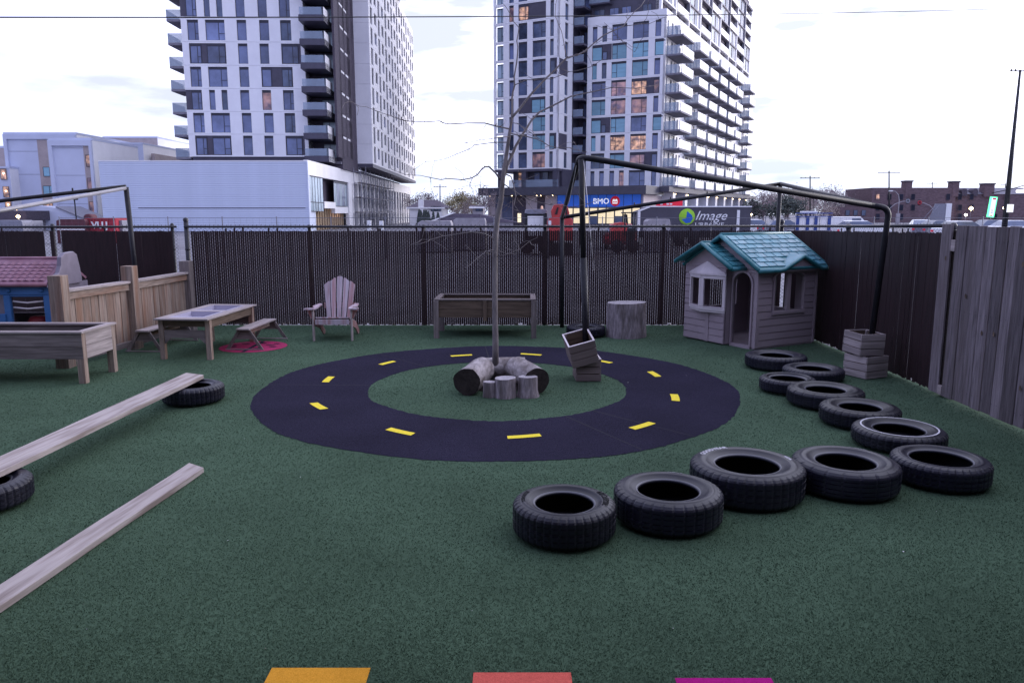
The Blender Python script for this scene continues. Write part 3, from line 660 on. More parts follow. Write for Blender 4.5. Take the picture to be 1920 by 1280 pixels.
MB().tube(bend(FL + Vector((0, -.0, 0)), NL, NR, .16)[:1] + bend(FL, NL, NR, .16) + [NR.lerp(NL, .05)], .036, 12).build('top_beam', pipe_m, fr)
MB().tube([FL.lerp(NL, .97), FL], .033, 12).build('top_beam', pipe_m, fr)
MB().tube([NR.lerp(NL, .06)] + bend(NL, NR, Vector((NR.x, NR.y, 0)), .10) + [Vector((4.45, 9.34, .03))], .036, 12).build('post', pipe_m, fr)
MB().tube([NR + Vector((-.03, .03, -.0)), FR], .033, 12).build('top_beam', pipe_m, fr)
MB().tube([FR, FL], .033, 12).build('top_beam', pipe_m, fr)
MB().tube([FR + Vector((0, 0, .02)), Vector((4.62, 13.38, 0))], .036, 12).build('post', pipe_m, fr)
MB().tube([FL + Vector((0, 0, .03)), Vector((.89, 13.38, 0))], .038, 12).build('post', pipe_m, fr)
for p, q, n_ in ((FR, FL, 5),):
    for i in range(n_): 
        o = p.lerp(q, (i + 1) / (n_ + 1)); MB().tube([o + Vector((0, 0, .02)), o + Vector((0, 0, .065))], .012, 6).build('bolt', pipe_m, fr)
# thin guy cable down the near left post
MB().tube([NL + Vector((.045, -.03, -.05)), base + Vector((.05, -.04, 1.3))], .004, 5).build('cable', galv, fr)
MB().tube([NL + Vector((-.03, .1, -.1)), FL.lerp(NL, .35) + Vector((.03, 0, -.05))], .004, 5).build('cable', galv, fr)
fr2 = thing('pipe_frame', 'second pipe canopy frame at the left edge with two sloping beams', 'frame', (0, 0, 0))
A_ = Vector((-6.55, 13.15, 2.42))
MB().tube([A_ + Vector((0, 0, .02)), Vector((-6.50, 13.2, 0))], .042, 12).build('post', pipe_m, fr2)
grey_pipe = pmat('grey_pipe', (.26, .25, .28), rough=.4, var=.15, scale=6, bump=.1, spec=.5)
MB().tube([A_, Vector((-6.55, 8.2, 1.84))], .029, 12).build('top_beam', grey_pipe, fr2)
MB().tube([A_ + Vector((0, 0, .03)), Vector((-10.9, 12.8, 1.93))], .032, 12).build('top_beam', pipe_m, fr2)
for t in (.2, .5, .75):
    o = A_.lerp(Vector((-10.9, 12.8, 1.93)), t); MB().tube([o + Vector((0, 0, .05)), o + Vector((0, 0, .10))], .014, 6).build('bolt', pipe_m, fr2)

# ================================================================== YOUNG TREE
tree = thing('young_tree', 'slender bare young tree standing inside the ring of logs', 'tree', (-.19, 9.08, 0))
def px_chain(pts, y0, y1, wob=.0, seed=0):
    rnd = random.Random(seed); n_ = len(pts); o = []
    for i, (px, py) in enumerate(pts):
        t = i / (n_ - 1); Y = y0 + (y1 - y0) * t + rnd.uniform(-wob, wob) * (0 < i)
        o.append(spot(px, py, Y) - Vector((-.19, 9.08, 0)))
    return o
def limb(name, pts, y0, y1, r0, r1, seed=0, par=tree, wob=.02, twigs=0, knob=True):
    r0 *= .95; r1 *= 1.0; twigs = int(twigs * 1.6) + 1; c_ = px_chain(pts, y0, y1, wob, seed); n_ = len(c_); rad = [r0 + (r1 - r0) * (i / (n_ - 1)) ** .8 for i in range(n_)]
    m_ = MB(); m_.tube(c_, rad, 8 if r0 > .012 else 5)
    rnd = random.Random(seed + 5)
    if knob:
        for i in range(1, n_ - 1):
            d = Vector((rnd.uniform(-1, 1), rnd.uniform(-1, 1), rnd.uniform(-.3, 1))).normalized(); l_ = rnd.uniform(.02, .05)
            m_.tube([c_[i], c_[i] + d * l_], [rad[i] * .8, rad[i] * .35], 4)
    for _ in range(twigs):
        i = rnd.randrange(1, n_); p = c_[i]; d = Vector((rnd.uniform(-1, 1), rnd.uniform(-1, 1), rnd.uniform(-.5, .9))).normalized(); q = [p]
        for s_ in range(rnd.randint(2, 4)):
            d = (d + Vector((rnd.uniform(-.5, .5), rnd.uniform(-.5, .5), rnd.uniform(-.4, .4)))).normalized(); q.append(q[-1] + d * rnd.uniform(.05, .10))
        m_.tube(q, [.0032] + [.0024] * (len(q) - 1), 4)
    return m_.build(name, bark, par)
g0 = [(929, 703), (929, 640), (928, 580), (928, 520), (928, 475), (929, 443), (932, 416), (935, 395), (939, 378), (943, 334), (950, 287), (955, 252), (960, 222), (960, 186), (961, 175), (965, 161), (964, 145), (967, 128), (969, 116), (970, 106), (971, 89), (969, 77), (971, 66), (973, 52), (964, 42), (959, 31), (951, 17), (944, 8)]
c_ = px_chain(g0, 9.08, 9.1, .012, 1); c_[0].z = -.02
rd = [.052, .044, .040, .039, .039, .040, .036, .040, .036, .033, .026, .022, .018, .013, .012, .011, .010, .009, .009, .008, .007, .007, .006, .006, .005, .005, .004, .003]
MB().tube(c_, [r_ * .86 for r_ in rd], 12).build('trunk', bark, tree)
limb('branch', [(961, 219), (972, 207), (984, 191), (1000, 172), (1019, 152), (1041, 131), (1062, 109), (1084, 103), (1096, 97), (1115, 80), (1133, 66), (1150, 58), (1169, 50), (1177, 37), (1192, 20), (1202, 12), (1212, -4)], 9.08, 9.5, .0165, .0035, 2, twigs=3)
limb('branch', [(1062, 109), (1058, 84), (1053, 59), (1048, 48), (1041, 30), (1042, 9), (1045, -6)], 9.3, 9.6, .006, .003, 3)
limb('branch', [(1169, 50), (1203, 45), (1217, 45), (1236, 37), (1254, 29)], 9.4, 9.5, .005, .0025, 4, twigs=2)
limb('branch', [(1150, 60), (1164, 75), (1174, 86), (1190, 98)], 9.4, 9.45, .004, .002, 5, twigs=2)
limb('branch', [(964, 160), (976, 155), (987, 150), (1001, 150), (1034, 148), (1050, 142), (1067, 135), (1086, 132), (1110, 125), (1132, 110)], 9.08, 8.7, .006, .0025, 6, twigs=2)
limb('branch', [(945, 330), (951, 310), (961, 289), (967, 274), (978, 255), (987, 241), (997, 225), (1012, 210), (1033, 200), (1053, 190), (1070, 181), (1108, 173), (1127, 169), (1150, 164), (1190, 166), (1232, 160)], 9.08, 9.35, .021, .003, 7, twigs=5)
limb('branch', [(957, 250), (972, 254), (987, 256), (1006, 261), (1019, 267), (1030, 274), (1047, 277), (1067, 277), (1086, 283), (1100, 285)], 9.05, 8.6, .008, .003, 8, twigs=4)
limb('branch', [(960, 230), (973, 233), (984, 241), (997, 250), (1012, 261), (1024, 270)], 9.05, 8.9, .005, .0025, 9, twigs=1)
limb('branch', [(955, 242), (937, 238), (928, 236), (909, 231), (876, 231), (838, 233), (824, 227), (797, 229), (761, 227), (753, 225), (731, 217), (710, 210), (688, 201), (672, 199), (662, 192)], 9.08, 8.5, .010, .002, 10, twigs=4)
limb('branch', [(952, 267), (928, 267), (889, 272), (881, 279), (854, 290), (838, 297), (816, 302), (797, 304), (775, 319)], 9.08, 9.5, .007, .002, 11, twigs=3)
limb('branch', [(956, 256), (944, 257), (922, 260), (900, 263), (879, 267), (860, 268)], 9.08, 8.7, .006, .0025, 12, twigs=2)
limb('branch', [(941, 340), (928, 323), (917, 313), (909, 313), (902, 319), (895, 328), (884, 334), (868, 337), (838, 335), (827, 337), (806, 333), (788, 329), (764, 328), (742, 321)], 9.08, 8.6, .013, .002, 13, twigs=3)
limb('branch', [(886, 334), (881, 344), (880, 350), (887, 354), (888, 361)], 8.8, 8.8, .004, .002, 14)
limb('branch', [(896, 330), (902, 331), (901, 350), (902, 371)], 8.8, 8.85, .004, .002, 15, twigs=1)
limb('branch', [(949, 327), (958, 331), (963, 345), (967, 367), (964, 384), (972, 395)], 9.05, 8.8, .010, .003, 16, twigs=3)
limb('branch', [(946, 346), (958, 354), (966, 359), (982, 370), (1004, 378), (1032, 384), (1048, 385), (1075, 388), (1100, 383), (1130, 372)], 9.05, 8.7, .008, .0025, 17, twigs=4)
limb('branch', [(984, 371), (992, 383), (1002, 396), (1018, 402)], 9.0, 8.9, .004, .002, 18, twigs=1)
limb('branch', [(929, 450), (920, 444), (909, 438), (884, 435), (857, 439), (829, 443), (807, 449), (791, 449)], 9.06, 8.8, .008, .002, 19, twigs=7)
limb('branch', [(927, 468), (911, 472), (895, 484), (881, 497), (872, 503)], 9.06, 8.85, .006, .002, 20, twigs=3)
limb('branch', [(930, 482), (952, 476), (974, 468), (993, 452)], 9.06, 9.2, .005, .002, 21, twigs=4)
limb('branch', [(933, 418), (925, 405), (915, 395), (905, 385), (908, 372)], 9.06, 9.2, .004, .002, 22, twigs=3)

# ================================================================== FURNITURE
def adirondack():
    t = thing('garden_armchair', 'faded pinkish slatted armchair with a fan back against the fence', 'chair', (-2.86, 12.22, 0), R(3))
    fan = [(-.205, .075, .735, 8.0), (-.105, .09, .785, 4.2), (0, .095, .80, 0), (.105, .09, .785, -4.2), (.205, .075, .735, -8.0)]
    for (x, w_, l_, an) in fan:
        m_ = MB(); hw0 = .030; hw1 = .047; rt_ = l_ - (.0 if an == 0 else max(an, 0) * -.0 + (.045 if an < 0 else 0)) - abs(an) * .002; lt_ = l_ - (.045 if an > 0 else 0) - abs(an) * .002
        m_.prism([(-hw0, 0, 0), (hw0, 0, 0), (hw1, 0, rt_ - .012), (hw1 * .6, 0, rt_), (-hw1 * .6, 0, lt_), (-hw1, 0, lt_ - .012)], (0, .02, 0))
        o = m_.build('back_slat', chair_w, t, bevel=.003); o.location = (x * .76, .26, .21); o.rotation_euler = (R(-20), R(-an * .62), 0)
    for i in range(6):
        y = -.26 + i * .088; z = .355 - i * .019; MB().box(-.26, .26, -.040, .040, 0, .02).build('seat_slat', chair_w if i < 3 else W_PALE['x'], t, loc=(0, y, z), bevel=.003).rotation_euler = (R(-12), 0, 0)
    MB().box(-.265, .265, -.325, -.305, .265, .345).build('front_apron', chair_w, t, bevel=.003)
    for s_ in (-1, 1):
        MB().prism([(s_ * .28, -.26, .505), (s_ * .42, -.30, .505), (s_ * .43, -.36, .505), (s_ * .27, -.37, .505), (s_ * .25, -.20, .505), (s_ * .27, .34, .505), (s_ * .33, .34, .505), (s_ * .36, .0, .505)][::1], (0, 0, .022)).build('armrest', chair_w, t)
        MB().box(s_ * .30 - .012, s_ * .30 + .012, -.33, -.24, 0, .503).build('leg', W_PALE['z'], t, bevel=.003)
        MB().prism([(s_ * .275, -.30, .25), (s_ * .275, -.30, .35), (s_ * .275, .20, .25), (s_ * .275, .52, .06), (s_ * .275, .50, 0), (s_ * .275, .42, 0), (s_ * .275, .15, .14)], (s_ * .02, 0, 0)).build('side_rail', chair_r, t)
        MB().prism([(s_ * .315, -.28, .36), (s_ * .315, -.25, .50), (s_ * .40, -.25, .50), (s_ * .335, -.28, .36)], (0, -.02, 0)).build('arm_bracket', chair_r, t)
    MB().box(-.26, .26, .42, .44, .44, .53).build('back_rail', chair_r, t)
adirondack()

def planter(label, loc, rz, w_, d_, zt, zb, legs, stake=False, rim=.085, mat=W_BROWN, rimm=W_GREY):
    t = thing('planter_box', label, 'planter', loc, rz); nb = 2; bh = (zt - zb) / nb
    for i in range(nb):
        z0, z1 = zb + i * bh + .002, zb + (i + 1) * bh - .003
        for y in (-d_ / 2, d_ / 2 - .03): MB().box(-w_ / 2, w_ / 2, y, y + .03, z0, z1).build('board', mat['x'], t, bevel=.002)
        for x in (-w_ / 2 - .001, w_ / 2 - .029): MB().box(x, x + .03, -d_ / 2 + .031, d_ / 2 - .031, z0, z1).build('board', rimm['y'], t, bevel=.002)
    o_ = .02
    for s_ in (-1, 1):
        MB().box(-w_ / 2 - o_, w_ / 2 + o_, min(s_ * (d_ / 2 + o_), s_ * (d_ / 2 + o_ - rim)), max(s_ * (d_ / 2 + o_), s_ * (d_ / 2 + o_ - rim)), zt, zt + .025).build('rim', rimm['x'], t, bevel=.002)
        a, b = sorted((s_ * (w_ / 2 + o_), s_ * (w_ / 2 + o_ - rim))); MB().box(a, b, -d_ / 2 + .066, d_ / 2 - .066, zt + .001, zt + .026).build('rim', rimm['y'], t, bevel=.002)
    for (x, y, mm) in legs: MB().box(x - .042, x + .042, y - .042, y + .042, -.005, zt - .004).build('leg', mm['z'], t, bevel=.004)
    MB().box(-w_ / 2 + .03, w_ / 2 - .03, -d_ / 2 + .03, d_ / 2 - .03, zb + .02, zt - .09).build('soil', soil, t)
    if stake: MB().box(-.03, .03, -d_ / 2 - .022, -d_ / 2 - .002, zb - .05, zt - .002).build('brace', mat['z'], t)
    return t
planter('long brown planter box on legs behind the tree trunk', (-.43, 12.62, 0), R(-1), 1.60, .86, .615, .335, [(-.79, -.42, W_GREY), (.79, -.42, W_GREY), (-.79, .38, W_GREY), (.79, .38, W_GREY)], True)
planter('large grey timber planter box on legs at the left edge', (-6.35, 9.22, 0), R(0), 2.55, .76, .605, .295, [(1.235, -.335, W_TAN), (1.235, .335, W_TAN), (-1.2, -.335, W_TAN), (-1.2, .335, W_TAN)], mat=W_GREY, rimm=W_PALE)

t = thing('play_table', 'timber play table with two sunken pale plastic bins', 'table', (-4.47, 11.12, 0), R(-3.4))
W_, D_ = .76, 1.72; ZT = .56
MB().box(-W_ / 2, W_ / 2, -D_ / 2, -D_ / 2 + .16, ZT, ZT + .022).build('top_board', W_PALE['x'], t, bevel=.002)
MB().box(-W_ / 2, W_ / 2, D_ / 2 - .16, D_ / 2, ZT, ZT + .022).build('top_board', W_PALE['x'], t, bevel=.002)
MB().box(-W_ / 2, -W_ / 2 + .12, -D_ / 2 + .161, D_ / 2 - .161, ZT, ZT + .022).build('top_board', W_PALE['y'], t, bevel=.002)
MB().box(W_ / 2 - .12, W_ / 2, -D_ / 2 + .161, D_ / 2 - .161, ZT, ZT + .022).build('top_board', W_PALE['y'], t, bevel=.002)
MB().box(-W_ / 2 + .121, W_ / 2 - .121, -.05, .05, ZT, ZT + .022).build('top_board', W_PALE['x'], t, bevel=.002)
for s_ in (-1, 1):
    y0, y1 = sorted((s_ * .055, s_ * (D_ / 2 - .165))); x0, x1 = -W_ / 2 + .125, W_ / 2 - .125
    m_ = MB(); b_ = .03; z1 = ZT + .026; z0 = ZT - .11
    ro = [(x0, y0), (x1, y0), (x1, y1), (x0, y1)]; ri = [(x0 + b_, y0 + b_), (x1 - b_, y0 + b_), (x1 - b_, y1 - b_), (x0 + b_, y1 - b_)]; rb = [(x0 + b_ * 1.7, y0 + b_ * 1.7), (x1 - b_ * 1.7, y0 + b_ * 1.7), (x1 - b_ * 1.7, y1 - b_ * 1.7), (x0 + b_ * 1.7, y1 - b_ * 1.7)]
    vs = [(*p, z1 - .004) for p in ro] + [(*p, z1) for p in ri] + [(*p, z0) for p in rb] + [(p[0], p[1], z0 - .004) for p in ri]
    fs = []
    for k in range(4):
        k2 = (k + 1) % 4; fs += [(k, k2, 4 + k2, 4 + k), (4 + k, 4 + k2, 8 + k2, 8 + k), (k2, k, 12 + k, 12 + k2)]
    fs += [(8, 9, 10, 11), (15, 14, 13, 12)]
    m_.add(vs, fs).build('bin', bin_m, t)
for x in (-.33, .33):
    for y in (-D_ / 2 + .12, D_ / 2 - .12): MB().box(x - .035, x + .035, y - .035, y + .035, -.003, ZT - .003).build('leg', W_TAN['z'], t, bevel=.004)
    MB().box(x - .015, x + .015, -D_ / 2 + .156, D_ / 2 - .156, ZT - .12, ZT - .004).build('side_apron', W_BROWN['y'], t)
for y in (-D_ / 2 + .11, D_ / 2 - .11):
    MB().box(-.294, .294, y - .012, y + .012, ZT - .10, ZT - .004).build('end_apron', W_BROWN['x'], t)
    MB().box(-.294, .294, y - .012, y + .012, ZT - .26, ZT - .15).build('end_apron', W_GREY['x'], t)
for s_ in (-1, 1):
    MB().prism([(s_ * .29, -D_ / 2 + .095, ZT - .26), (s_ * .29, -D_ / 2 + .095, ZT - .34), (s_ * .20, -D_ / 2 + .095, ZT - .26)], (0, .03, 0)).build('corner_brace', W_GREY['x'], t)
def bench(label, loc, rz, L_=1.12):
    t = thing('bench', label, 'bench', loc, rz, 'low benches beside the play table')
    MB().box(-.10, .10, -L_ / 2, L_ / 2, .30, .325).build('seat', W_PALE['y'], t, bevel=.003)
    MB().box(-.016, .016, -L_ / 2 + .08, L_ / 2 - .08, .215, .297).build('stretcher', W_TAN['y'], t)
    for y in (-L_ / 2 + .04, L_ / 2 - .06):
        for s_ in (-1, 1): MB().prism([(s_ * .05, y, .299), (s_ * .095, y, .299), (s_ * .29, y, 0), (s_ * .235, y, 0)], (0, .022, 0)).build('leg', W_GREY['z'], t)
        MB().prism([(-.05, y + .024, .297), (.05, y + .024, .297), (.15, y + .024, .16), (-.15, y + .024, .16)], (0, .012, 0)).build('gusset', W_GREY['x'], t)
        MB().box(-.29, .29, y - .014, y - .002, .006, .022).build('foot_rail', W_PALE['x'], t)
bench('low bench with splayed ends on the magenta inlay, right of the play table', (-3.94, 11.62, 0), R(-3))
bench('low bench half hidden left of the play table', (-5.33, 11.46, 0), R(-5))

# ================================================================== PLAYHOUSES
def rects_around(u0, u1, z0, z1, ops):
    zs = sorted({z0, z1, *[min(max(o[2], z0), z1) for o in ops], *[min(max(o[3], z0), z1) for o in ops]}); out_ = []
    for a, b in zip(zs, zs[1:]):
        if b - a < 1e-4: continue
        mid = (a + b) / 2; x = u0
        for o in sorted(o for o in ops if o[2] < mid < o[3]):
            if o[0] > x + 1e-4: out_.append((x, o[0], a, b))
            x = max(x, o[1])
        if x < u1 - 1e-4: out_.append((x, u1, a, b))
    return out_
def lap_wall(par, T, u0, u1, z0, z1, ops, mat, ch=.105, core=.03, top=None):
    m_ = MB(T)
    for (a, b, c_, d) in rects_around(u0, u1, z0, z1, ops): m_.box(a, b, 0, core, c_, d)
    m_.build('wall', mat, par)
    z = z0
    while z < z1 - .02:
        za, zb = z + .006, min(z + ch, z1)
        for (a, b, c_, d) in rects_around(u0, u1, za, zb, [(o[0] - .02, o[1] + .02, o[2], o[3]) for o in ops]):
            if b - a > .02 and d - c_ > .03:
                vs = [(a + .006, -.001, c_), (b - .006, -.001, c_), (b - .006, -.001, d), (a + .006, -.001, d), (a + .012, -.013, c_ + .006), (b - .012, -.013, c_ + .006), (b - .012, -.007, d - .004), (a + .012, -.007, d - .004)]
                MB(T).add(vs, [(4, 5, 6, 7), (0, 1, 5, 4), (1, 2, 6, 5), (2, 3, 7, 6), (3, 0, 4, 7)]).build('siding_board', mat, par)
        z += ch
ph = thing('playhouse', 'tan plastic playhouse with teal shingled roof in the back right corner', 'playhouse', (3.60, 11.12, 0), math.atan2(.488, .873))
BW, AW, ZE = 1.25, 1.36, 1.18
TF = Matrix.Identity(4)                       # right face: u = x, inward +y
TL = TR(0, AW, 0) @ RZ(-PI / 2)               # left face: u runs from far end towards the corner, inward +x
# right face with double window
lap_wall(ph, TF, 0, BW, .02, ZE, [(.33, .98, .56, 1.12)], taupe)
m_ = MB()
m_.box(.31, 1.02, -.035, .03, .50, .56); m_.box(.31, .345, -.03, .02, .56, 1.08); m_.box(.965, 1.0, -.03, .02, .56, 1.08); m_.box(.60, .68, -.03, .02, .56, 1.13)
m_.build('window_frame', taupe, ph, bevel=.008)
arch = [(.64 + .36 * math.cos(a), .99 + .17 * math.sin(a)) for a in [PI - PI * k / 16 for k in range(17)]]
m_ = MB()
for (x, z), (x2, z2) in zip(arch, arch[1:]): m_.prism([(x, -.03, z), (x2, -.03, z2), (x2, -.03, z2 + .04), (x, -.03, z + .04)], (0, .05, 0))
m_.build('arch_trim', taupe, ph)
m_ = MB()
for (x, z), (x2, z2) in zip(arch, arch[1:]): m_.prism([(x, -.004, z), (x2, -.004, z2), (x2, -.004, 1.135), (x, -.004, 1.135)], (0, .02, 0))
m_.build('arch_infill', taupe, ph)
MB().box(.02, .06, -.022, .0, .02, .46).box(-.022, .02, -.024, .03, .02, 1.17).build('corner_post', taupe, ph, bevel=.008)
MB().box(BW - .02, BW + .022, -.024, .03, .02, 1.17).build('corner_post', taupe, ph, bevel=.008)
# left face: door part
dy0, dy1, dz = .09, .455, 1.13
U = lambda y: AW - y
lap_wall(ph, TL, U(.62), AW, .02, ZE, [(U(dy1), U(dy0), -.01, dz)], taupe)
m_ = MB(); cx = U((dy0 + dy1) / 2); hw = (dy1 - dy0) / 2
ar = [(cx + hw * math.cos(a), dz - hw + hw * math.sin(a)) for a in [PI - PI * k / 16 for k in range(17)]]
full = [(cx - hw, .03)] + ar + [(cx + hw, .03)]
T_ = TL
for (x, z), (x2, z2) in zip(full, full[1:]):
    ox = lambda p, q: (p + (p - cx) * .16, q + (.035 if q > dz - hw else 0) * ((q - dz + hw) / hw))
    a, b = ox(x, z), ox(x2, z2); m_.prism([(x, -.03, z), (x2, -.03, z2), (b[0], -.03, b[1]), (a[0], -.03, a[1])], (0, .06, 0), T=T_)
m_.box(cx - hw - .02, cx + hw + .02, -.03, .05, 0, .045, T=T_); m_.build('door_surround', taupe, ph)
m_ = MB()
for (x, z), (x2, z2) in zip(ar, ar[1:]): m_.prism([(x, -.001, z), (x2, -.001, z2), (x2, -.001, dz + .02), (x, -.001, dz + .02)], (0, .03, 0), T=T_)
m_.build('arch_infill', taupe, ph)
# gable triangle above the left face and behind
for xx in (0.0, BW - .03):
    z = ZE
    while z < 1.60:
        z2 = min(z + .105, 1.63); hwf = lambda q: max((1.66 - q) / .48 * .70, .0)
        m_ = MB(); a, b = hwf(z + .004), hwf(z2)
        m_.prism([(xx - .008, .67 - a, z + .004), (xx - .008, .67 - b, z2), (xx - .008, .67 + b, z2), (xx - .008, .67 + a, z + .004)], (.035, 0, 0)); m_.build('gable_board', taupe, ph); z += .105
lap_wall(ph, TR(BW, AW, 0) @ RZ(PI), 0, BW, .02, ZE, [(.3, .9, .5, 1.05)], taupe)
m_ = MB(); m_.T = TR(BW, 0, 0) @ RZ(PI / 2)
for (a, b, c_, d) in rects_around(0, AW, .02, ZE, [(.35, 1.0, .5, 1.05)]): m_.box(a, b, 0, .03, c_, d)
m_.build('wall', taupe, ph)
# wing with the bay window
WX = -.13; wy0, wy1 = .50, 1.40
m_ = MB(); m_.T = TR(WX, wy1, 0) @ RZ(-PI / 2)
LW = wy1 - wy0
lap_wall(ph, m_.T, 0, LW, .02, 1.22, [(.17, LW - .03, .58, 1.04)], taupe)
MB().box(WX, 0, wy0, wy0 + .03, .02, 1.18).box(WX, .2, wy1 - .03, wy1, .02, 1.2).build('wall', taupe, ph)
MB(m_.T).box(.50, .58, -.022, 0, .02, .50).build('corner_post', taupe, ph, bevel=.006)
# wing gable
m_ = MB(); m_.prism([(WX - .002, .34, 1.22), (WX - .002, .88, 1.50), (WX - .002, 1.40, 1.26), (WX - .002, 1.40, 1.17), (WX - .002, .5, 1.17)], (.03, 0, 0)); m_.build('wing_gable', taupe, ph)
# bay facets
def facet(par, p, q, z0, z1, mat, fr_=.055):
    d = Vector((q[0] - p[0], q[1] - p[1], 0)); L_ = d.length; T = TR(p[0], p[1], 0) @ RZ(math.atan2(d.y, d.x))
    m_ = MB(T); m_.box(0, L_, -.015, .03, z0, z0 + fr_); m_.box(0, L_, -.015, .03, z1 - fr_, z1); m_.box(0, fr_, -.014, .029, z0 + fr_, z1 - fr_); m_.box(L_ - fr_, L_, -.014, .029, z0 + fr_, z1 - fr_)
    m_.build('window_frame', mat, par, bevel=.01)
    MB(T).box(fr_ * .8, L_ - fr_ * .8, -.022, -.012, z0 + fr_ * .8, z0 + fr_ * 1.05).box(fr_ * .8, fr_ * 1.05, -.022, -.012, z0 + fr_, z1 - fr_).build('pane_bead', mat, par)
bp = [(WX - .01, 1.27), (WX - .12, .91), (WX - .01, .49)]
facet(ph, bp[0], bp[1], .52, 1.06, cream); facet(ph, bp[1], bp[2], .52, 1.06, cream)
MB().prism([(*bp[0], .49), (*bp[1], .49), (*bp[2], .49)], (0, 0, .03)).prism([(bp[0][0] - .02, bp[0][1] + .02, 1.06), (bp[1][0] - .03, bp[1][1], 1.06), (bp[2][0] - .02, bp[2][1] - .02, 1.06)], (0, 0, .03)).build('bay_sill', cream, ph, bevel=.006)
m_ = MB(); pk = (WX - .02, .90, 1.27)
v = [(bp[0][0] - .01, bp[0][1] + .01, 1.092), (bp[1][0] - .03, bp[1][1], 1.092), (bp[2][0] - .01, bp[2][1], 1.092), pk, (WX, bp[0][1], 1.092), (WX, bp[2][1], 1.092), (WX, .9, 1.27)]
m_.add(v, [(0, 1, 3), (1, 2, 3), (0, 3, 6, 4), (2, 5, 6, 3), (0, 4, 5, 2, 1)]); m_.build('bay_roof', cream, ph)
# roofs
def slope(par, name, e0, e1, r1, r0, th, mat):
    n = (Vector(e1) - Vector(e0)).cross(Vector(r0) - Vector(e0)).normalized()
    if n.z < 0: n = -n
    m_ = MB(); m_.prism([e0, e1, r1, r0], tuple(n * th)); return m_.build(name, mat, par), n
RX0, RX1, RYc, RZt = -.12, 1.40, .67, 1.655
EY0, EZ = -.12, 1.175
slope(ph, 'roof_slope', (RX0, EY0, EZ), (RX1, EY0, EZ), (RX1, RYc, RZt), (RX0, RYc, RZt), .03, teal_pl)
slope(ph, 'roof_slope', (RX0, 1.46, EZ), (RX1, 1.46, EZ), (RX1, RYc, RZt), (RX0, RYc, RZt), .03, teal_pl)
def shingles(par, o, ux, uy, W_, L_, nc, nr, mat, skip=None):
    ux, uy = Vector(ux), Vector(uy); n = ux.cross(uy).normalized(); 
    if n.z < 0: n = -n
    o = Vector(o); cw, rl = W_ / nc, L_ / nr
    for r_ in range(nr):
        off = (r_ % 2) * cw * .5
        for c_ in range(-1, nc):
            a = max(c_ * cw + off, 0); b = min((c_ + 1) * cw + off, W_)
            if b - a < .03: continue
            mid = o + ux * ((a + b) / 2) + uy * ((r_ + .5) * rl)
            if skip and skip(mid): continue
            j = random.uniform(-.004, .004)
            p = [o + ux * (a + .009) + uy * (r_ * rl - .004 + j) + n * .016, o + ux * (b - .009) + uy * (r_ * rl - .004 + j) + n * .016, o + ux * (b - .009) + uy * ((r_ + 1) * rl) + n * .004, o + ux * (a + .009) + uy * ((r_ + 1) * rl) + n * .004]
            q = [o + ux * (a + .009) + uy * (r_ * rl - .004 + j) - n * .002, o + ux * (b - .009) + uy * (r_ * rl - .004 + j) - n * .002]
            MB().add(p + q, [(0, 1, 2, 3), (4, 5, 1, 0), (4, 0, 3), (1, 5, 2)]).build('shingle', mat, par)
nv = Vector((0, .79, .48)).normalized(); LS = math.hypot(.79, .48); nn_ = Vector((0, -.48, .79)).normalized()
in_dormer = lambda p: p.y < .20 and abs(p.x - .79) < .40 - (p.y + .12) * 1.25
shingles(ph, Vector((RX0 + .05, EY0, EZ)) + nv * .06 + nn_ * .031, (1, 0, 0), nv, RX1 - RX0 - .09, LS - .10, 8, 7, teal_sh, in_dormer)
m_ = MB()
for a, b in (((RX0, EY0, EZ), (RX0, RYc, RZt)), ((RX0, 1.46, EZ), (RX0, RYc, RZt)), ((RX1, EY0, EZ), (RX1, RYc, RZt))): m_.tube([Vector(a) + Vector((0, 0, .012)), Vector(b) + Vector((0, 0, .012))], .030, 8)
m_.tube([(RX0, RYc, RZt + .03), (RX1, RYc, RZt + .03)], .025, 8); m_.build('roof_trim', teal_pl, ph)
m_ = MB(); dm = [(.30, EZ), (.40, EZ + .01), (.79, 1.37), (1.14, EZ + .03), (1.22, EZ)]
m_.tube([(RX0, EY0, EZ)] + [(x, EY0 - .012, z) for x, z in dm] + [(RX1, EY0, EZ)], .032, 8); m_.build('eave_trim', teal_pl, ph)
m_ = MB(); ty = EY0 + .79 * (.195 / .48)
m_.prism([(.38, EY0 - .01, EZ + .012), (.79, EY0 - .01, 1.375), (.79, ty + .03, 1.375)], (0, 0, .02)); m_.prism([(1.18, EY0 - .01, EZ + .012), (.79, ty + .03, 1.375), (.79, EY0 - .01, 1.375)], (0, 0, .02)); m_.build('dormer_roof', teal_sh, ph)
MB().prism([(.36, EY0 + .015, EZ - .02), (1.20, EY0 + .015, EZ - .02), (.79, EY0 + .015, 1.36)], (0, .02, 0)).prism([(.20, -.03, 1.12), (1.24, -.03, 1.12), (1.20, -.09, EZ + .01), (.36, -.09, EZ + .01)], (0, .03, 0)).build('dormer_face', taupe, ph)
